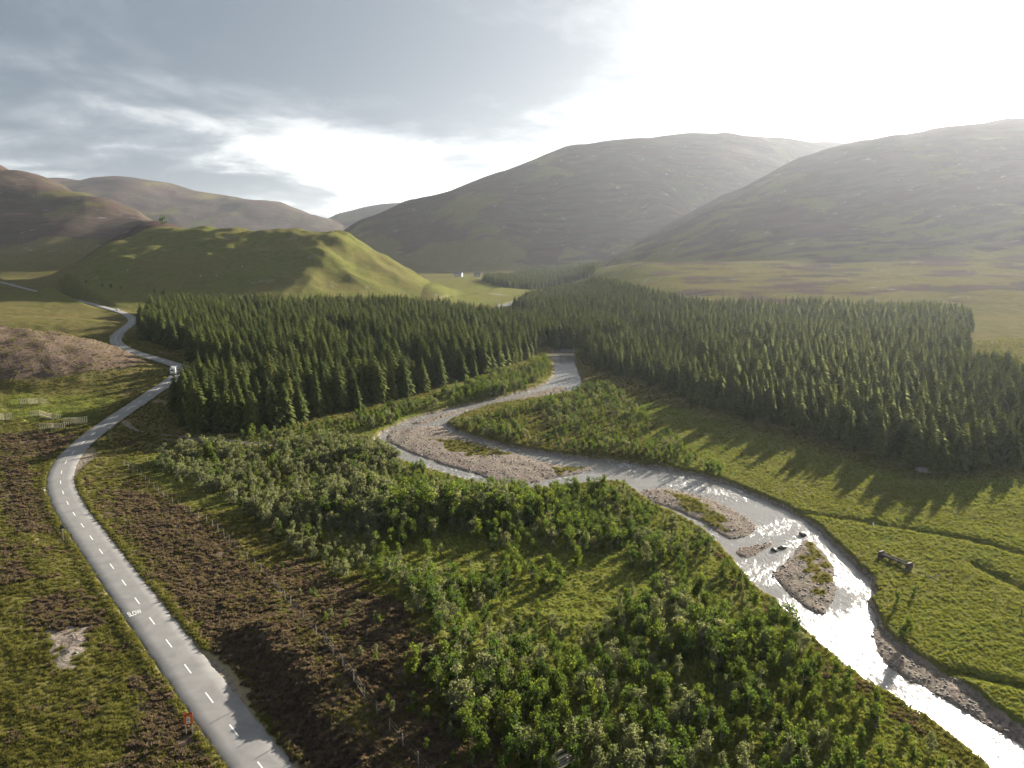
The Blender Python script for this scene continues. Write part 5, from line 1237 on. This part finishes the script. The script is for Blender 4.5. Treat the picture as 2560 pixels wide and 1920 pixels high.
lone_tree('bb1', 4, 2.2, 'willow_bush', 'bush', 'dark round bush on the grassy patch of the long gravel bar, left one', .7, 1.3)
lone_tree('bb2', 3, 1.8, 'willow_bush', 'bush', 'grey-green bush on the grassy patch of the long gravel bar, right one', 1.7, 1.1)
lone_tree('bb3', 4, 1.5, 'willow_bush', 'bush', 'small bush at the upstream end of the grassy gravel patch', 2.7, 1.2)
for k, (sp, hh) in enumerate((('fb1', 3.0), ('fb2', 4.0), ('fb3', 3.2), ('fb4', 4.2), ('fb5', 3.4), ('fb6', 3.6), ('fb7', 5.0))):
    lone_tree(sp, 4, hh, 'stream_bush', 'bush', 'low dark bush in the row along the far stream, %s' % ('left end', 'second from the left end', 'third from the left end', 'middle of the row', 'third from the right end', 'second from the right end', 'right end and tallest')[k], k*1.3, 1.4)

def log_pile():
    x, y, _ = S['shed']; z = gz(x, y); e = empty('log_pile', (x, y, z), R(-15)); rg = random.Random(9)
    for i, (yy, zz) in enumerate([(-.9, .22), (-.3, .22), (.3, .22), (.9, .22), (-.6, .6), (0, .6), (.6, .6), (-.3, .98), (.3, .98)]):
        L = rg.uniform(2.0, 2.9); MB().tube((-L, yy, zz), (L, yy+rg.uniform(-.1, .1), zz), .24, .2, 8).build('log', M['grey_wood'], e)
    tag(e, 'pile of grey cut logs in the shade at the front of the right plantation', 'log pile')
log_pile()

def plank_heap():
    x, y = 5.2, 75.2; z = gz(x, y); e = empty('plank_heap', (x, y, z), R(35)); rg = random.Random(12)
    for i in range(7):
        MB().box((rg.uniform(-.2, .2), -1.2+i*.4, .22+.05*(i % 2)), (4.2+rg.uniform(-.5, .5), .26, .06), R(rg.uniform(-6, 6))).build('plank', M['grey_wood'] if i % 3 else M['pale_wood'], e)
    for sx in (-1.4, 1.4): MB().box((sx, 0, .1), (.14, 3.0, .16)).build('bearer', M['dark_wood'], e)
    tag(e, 'heap of weathered grey planks at the bottom edge of the picture', 'planks')
plank_heap()

# ---------------------------------------------------------------- the air of the valley
def haze():
    m = bpy.data.materials.new('valley_haze'); m.use_nodes = True; N = m.node_tree.nodes; N.clear()
    out = N.new('ShaderNodeOutputMaterial'); v = N.new('ShaderNodeVolumePrincipled')
    v.inputs['Color'].default_value = (0.84, 0.90, 1.0, 1); v.inputs['Density'].default_value = 0.33e-4; v.inputs['Anisotropy'].default_value = 0.55
    m.node_tree.links.new(v.outputs[0], out.inputs['Volume'])
    b = MB().box((0, 0, 0), (19000, 19000, 720)).build('haze', m)
    b.location = (0, 0, 345); stuff(b, 'thin pale haze filling the valley air', 'haze')
haze()
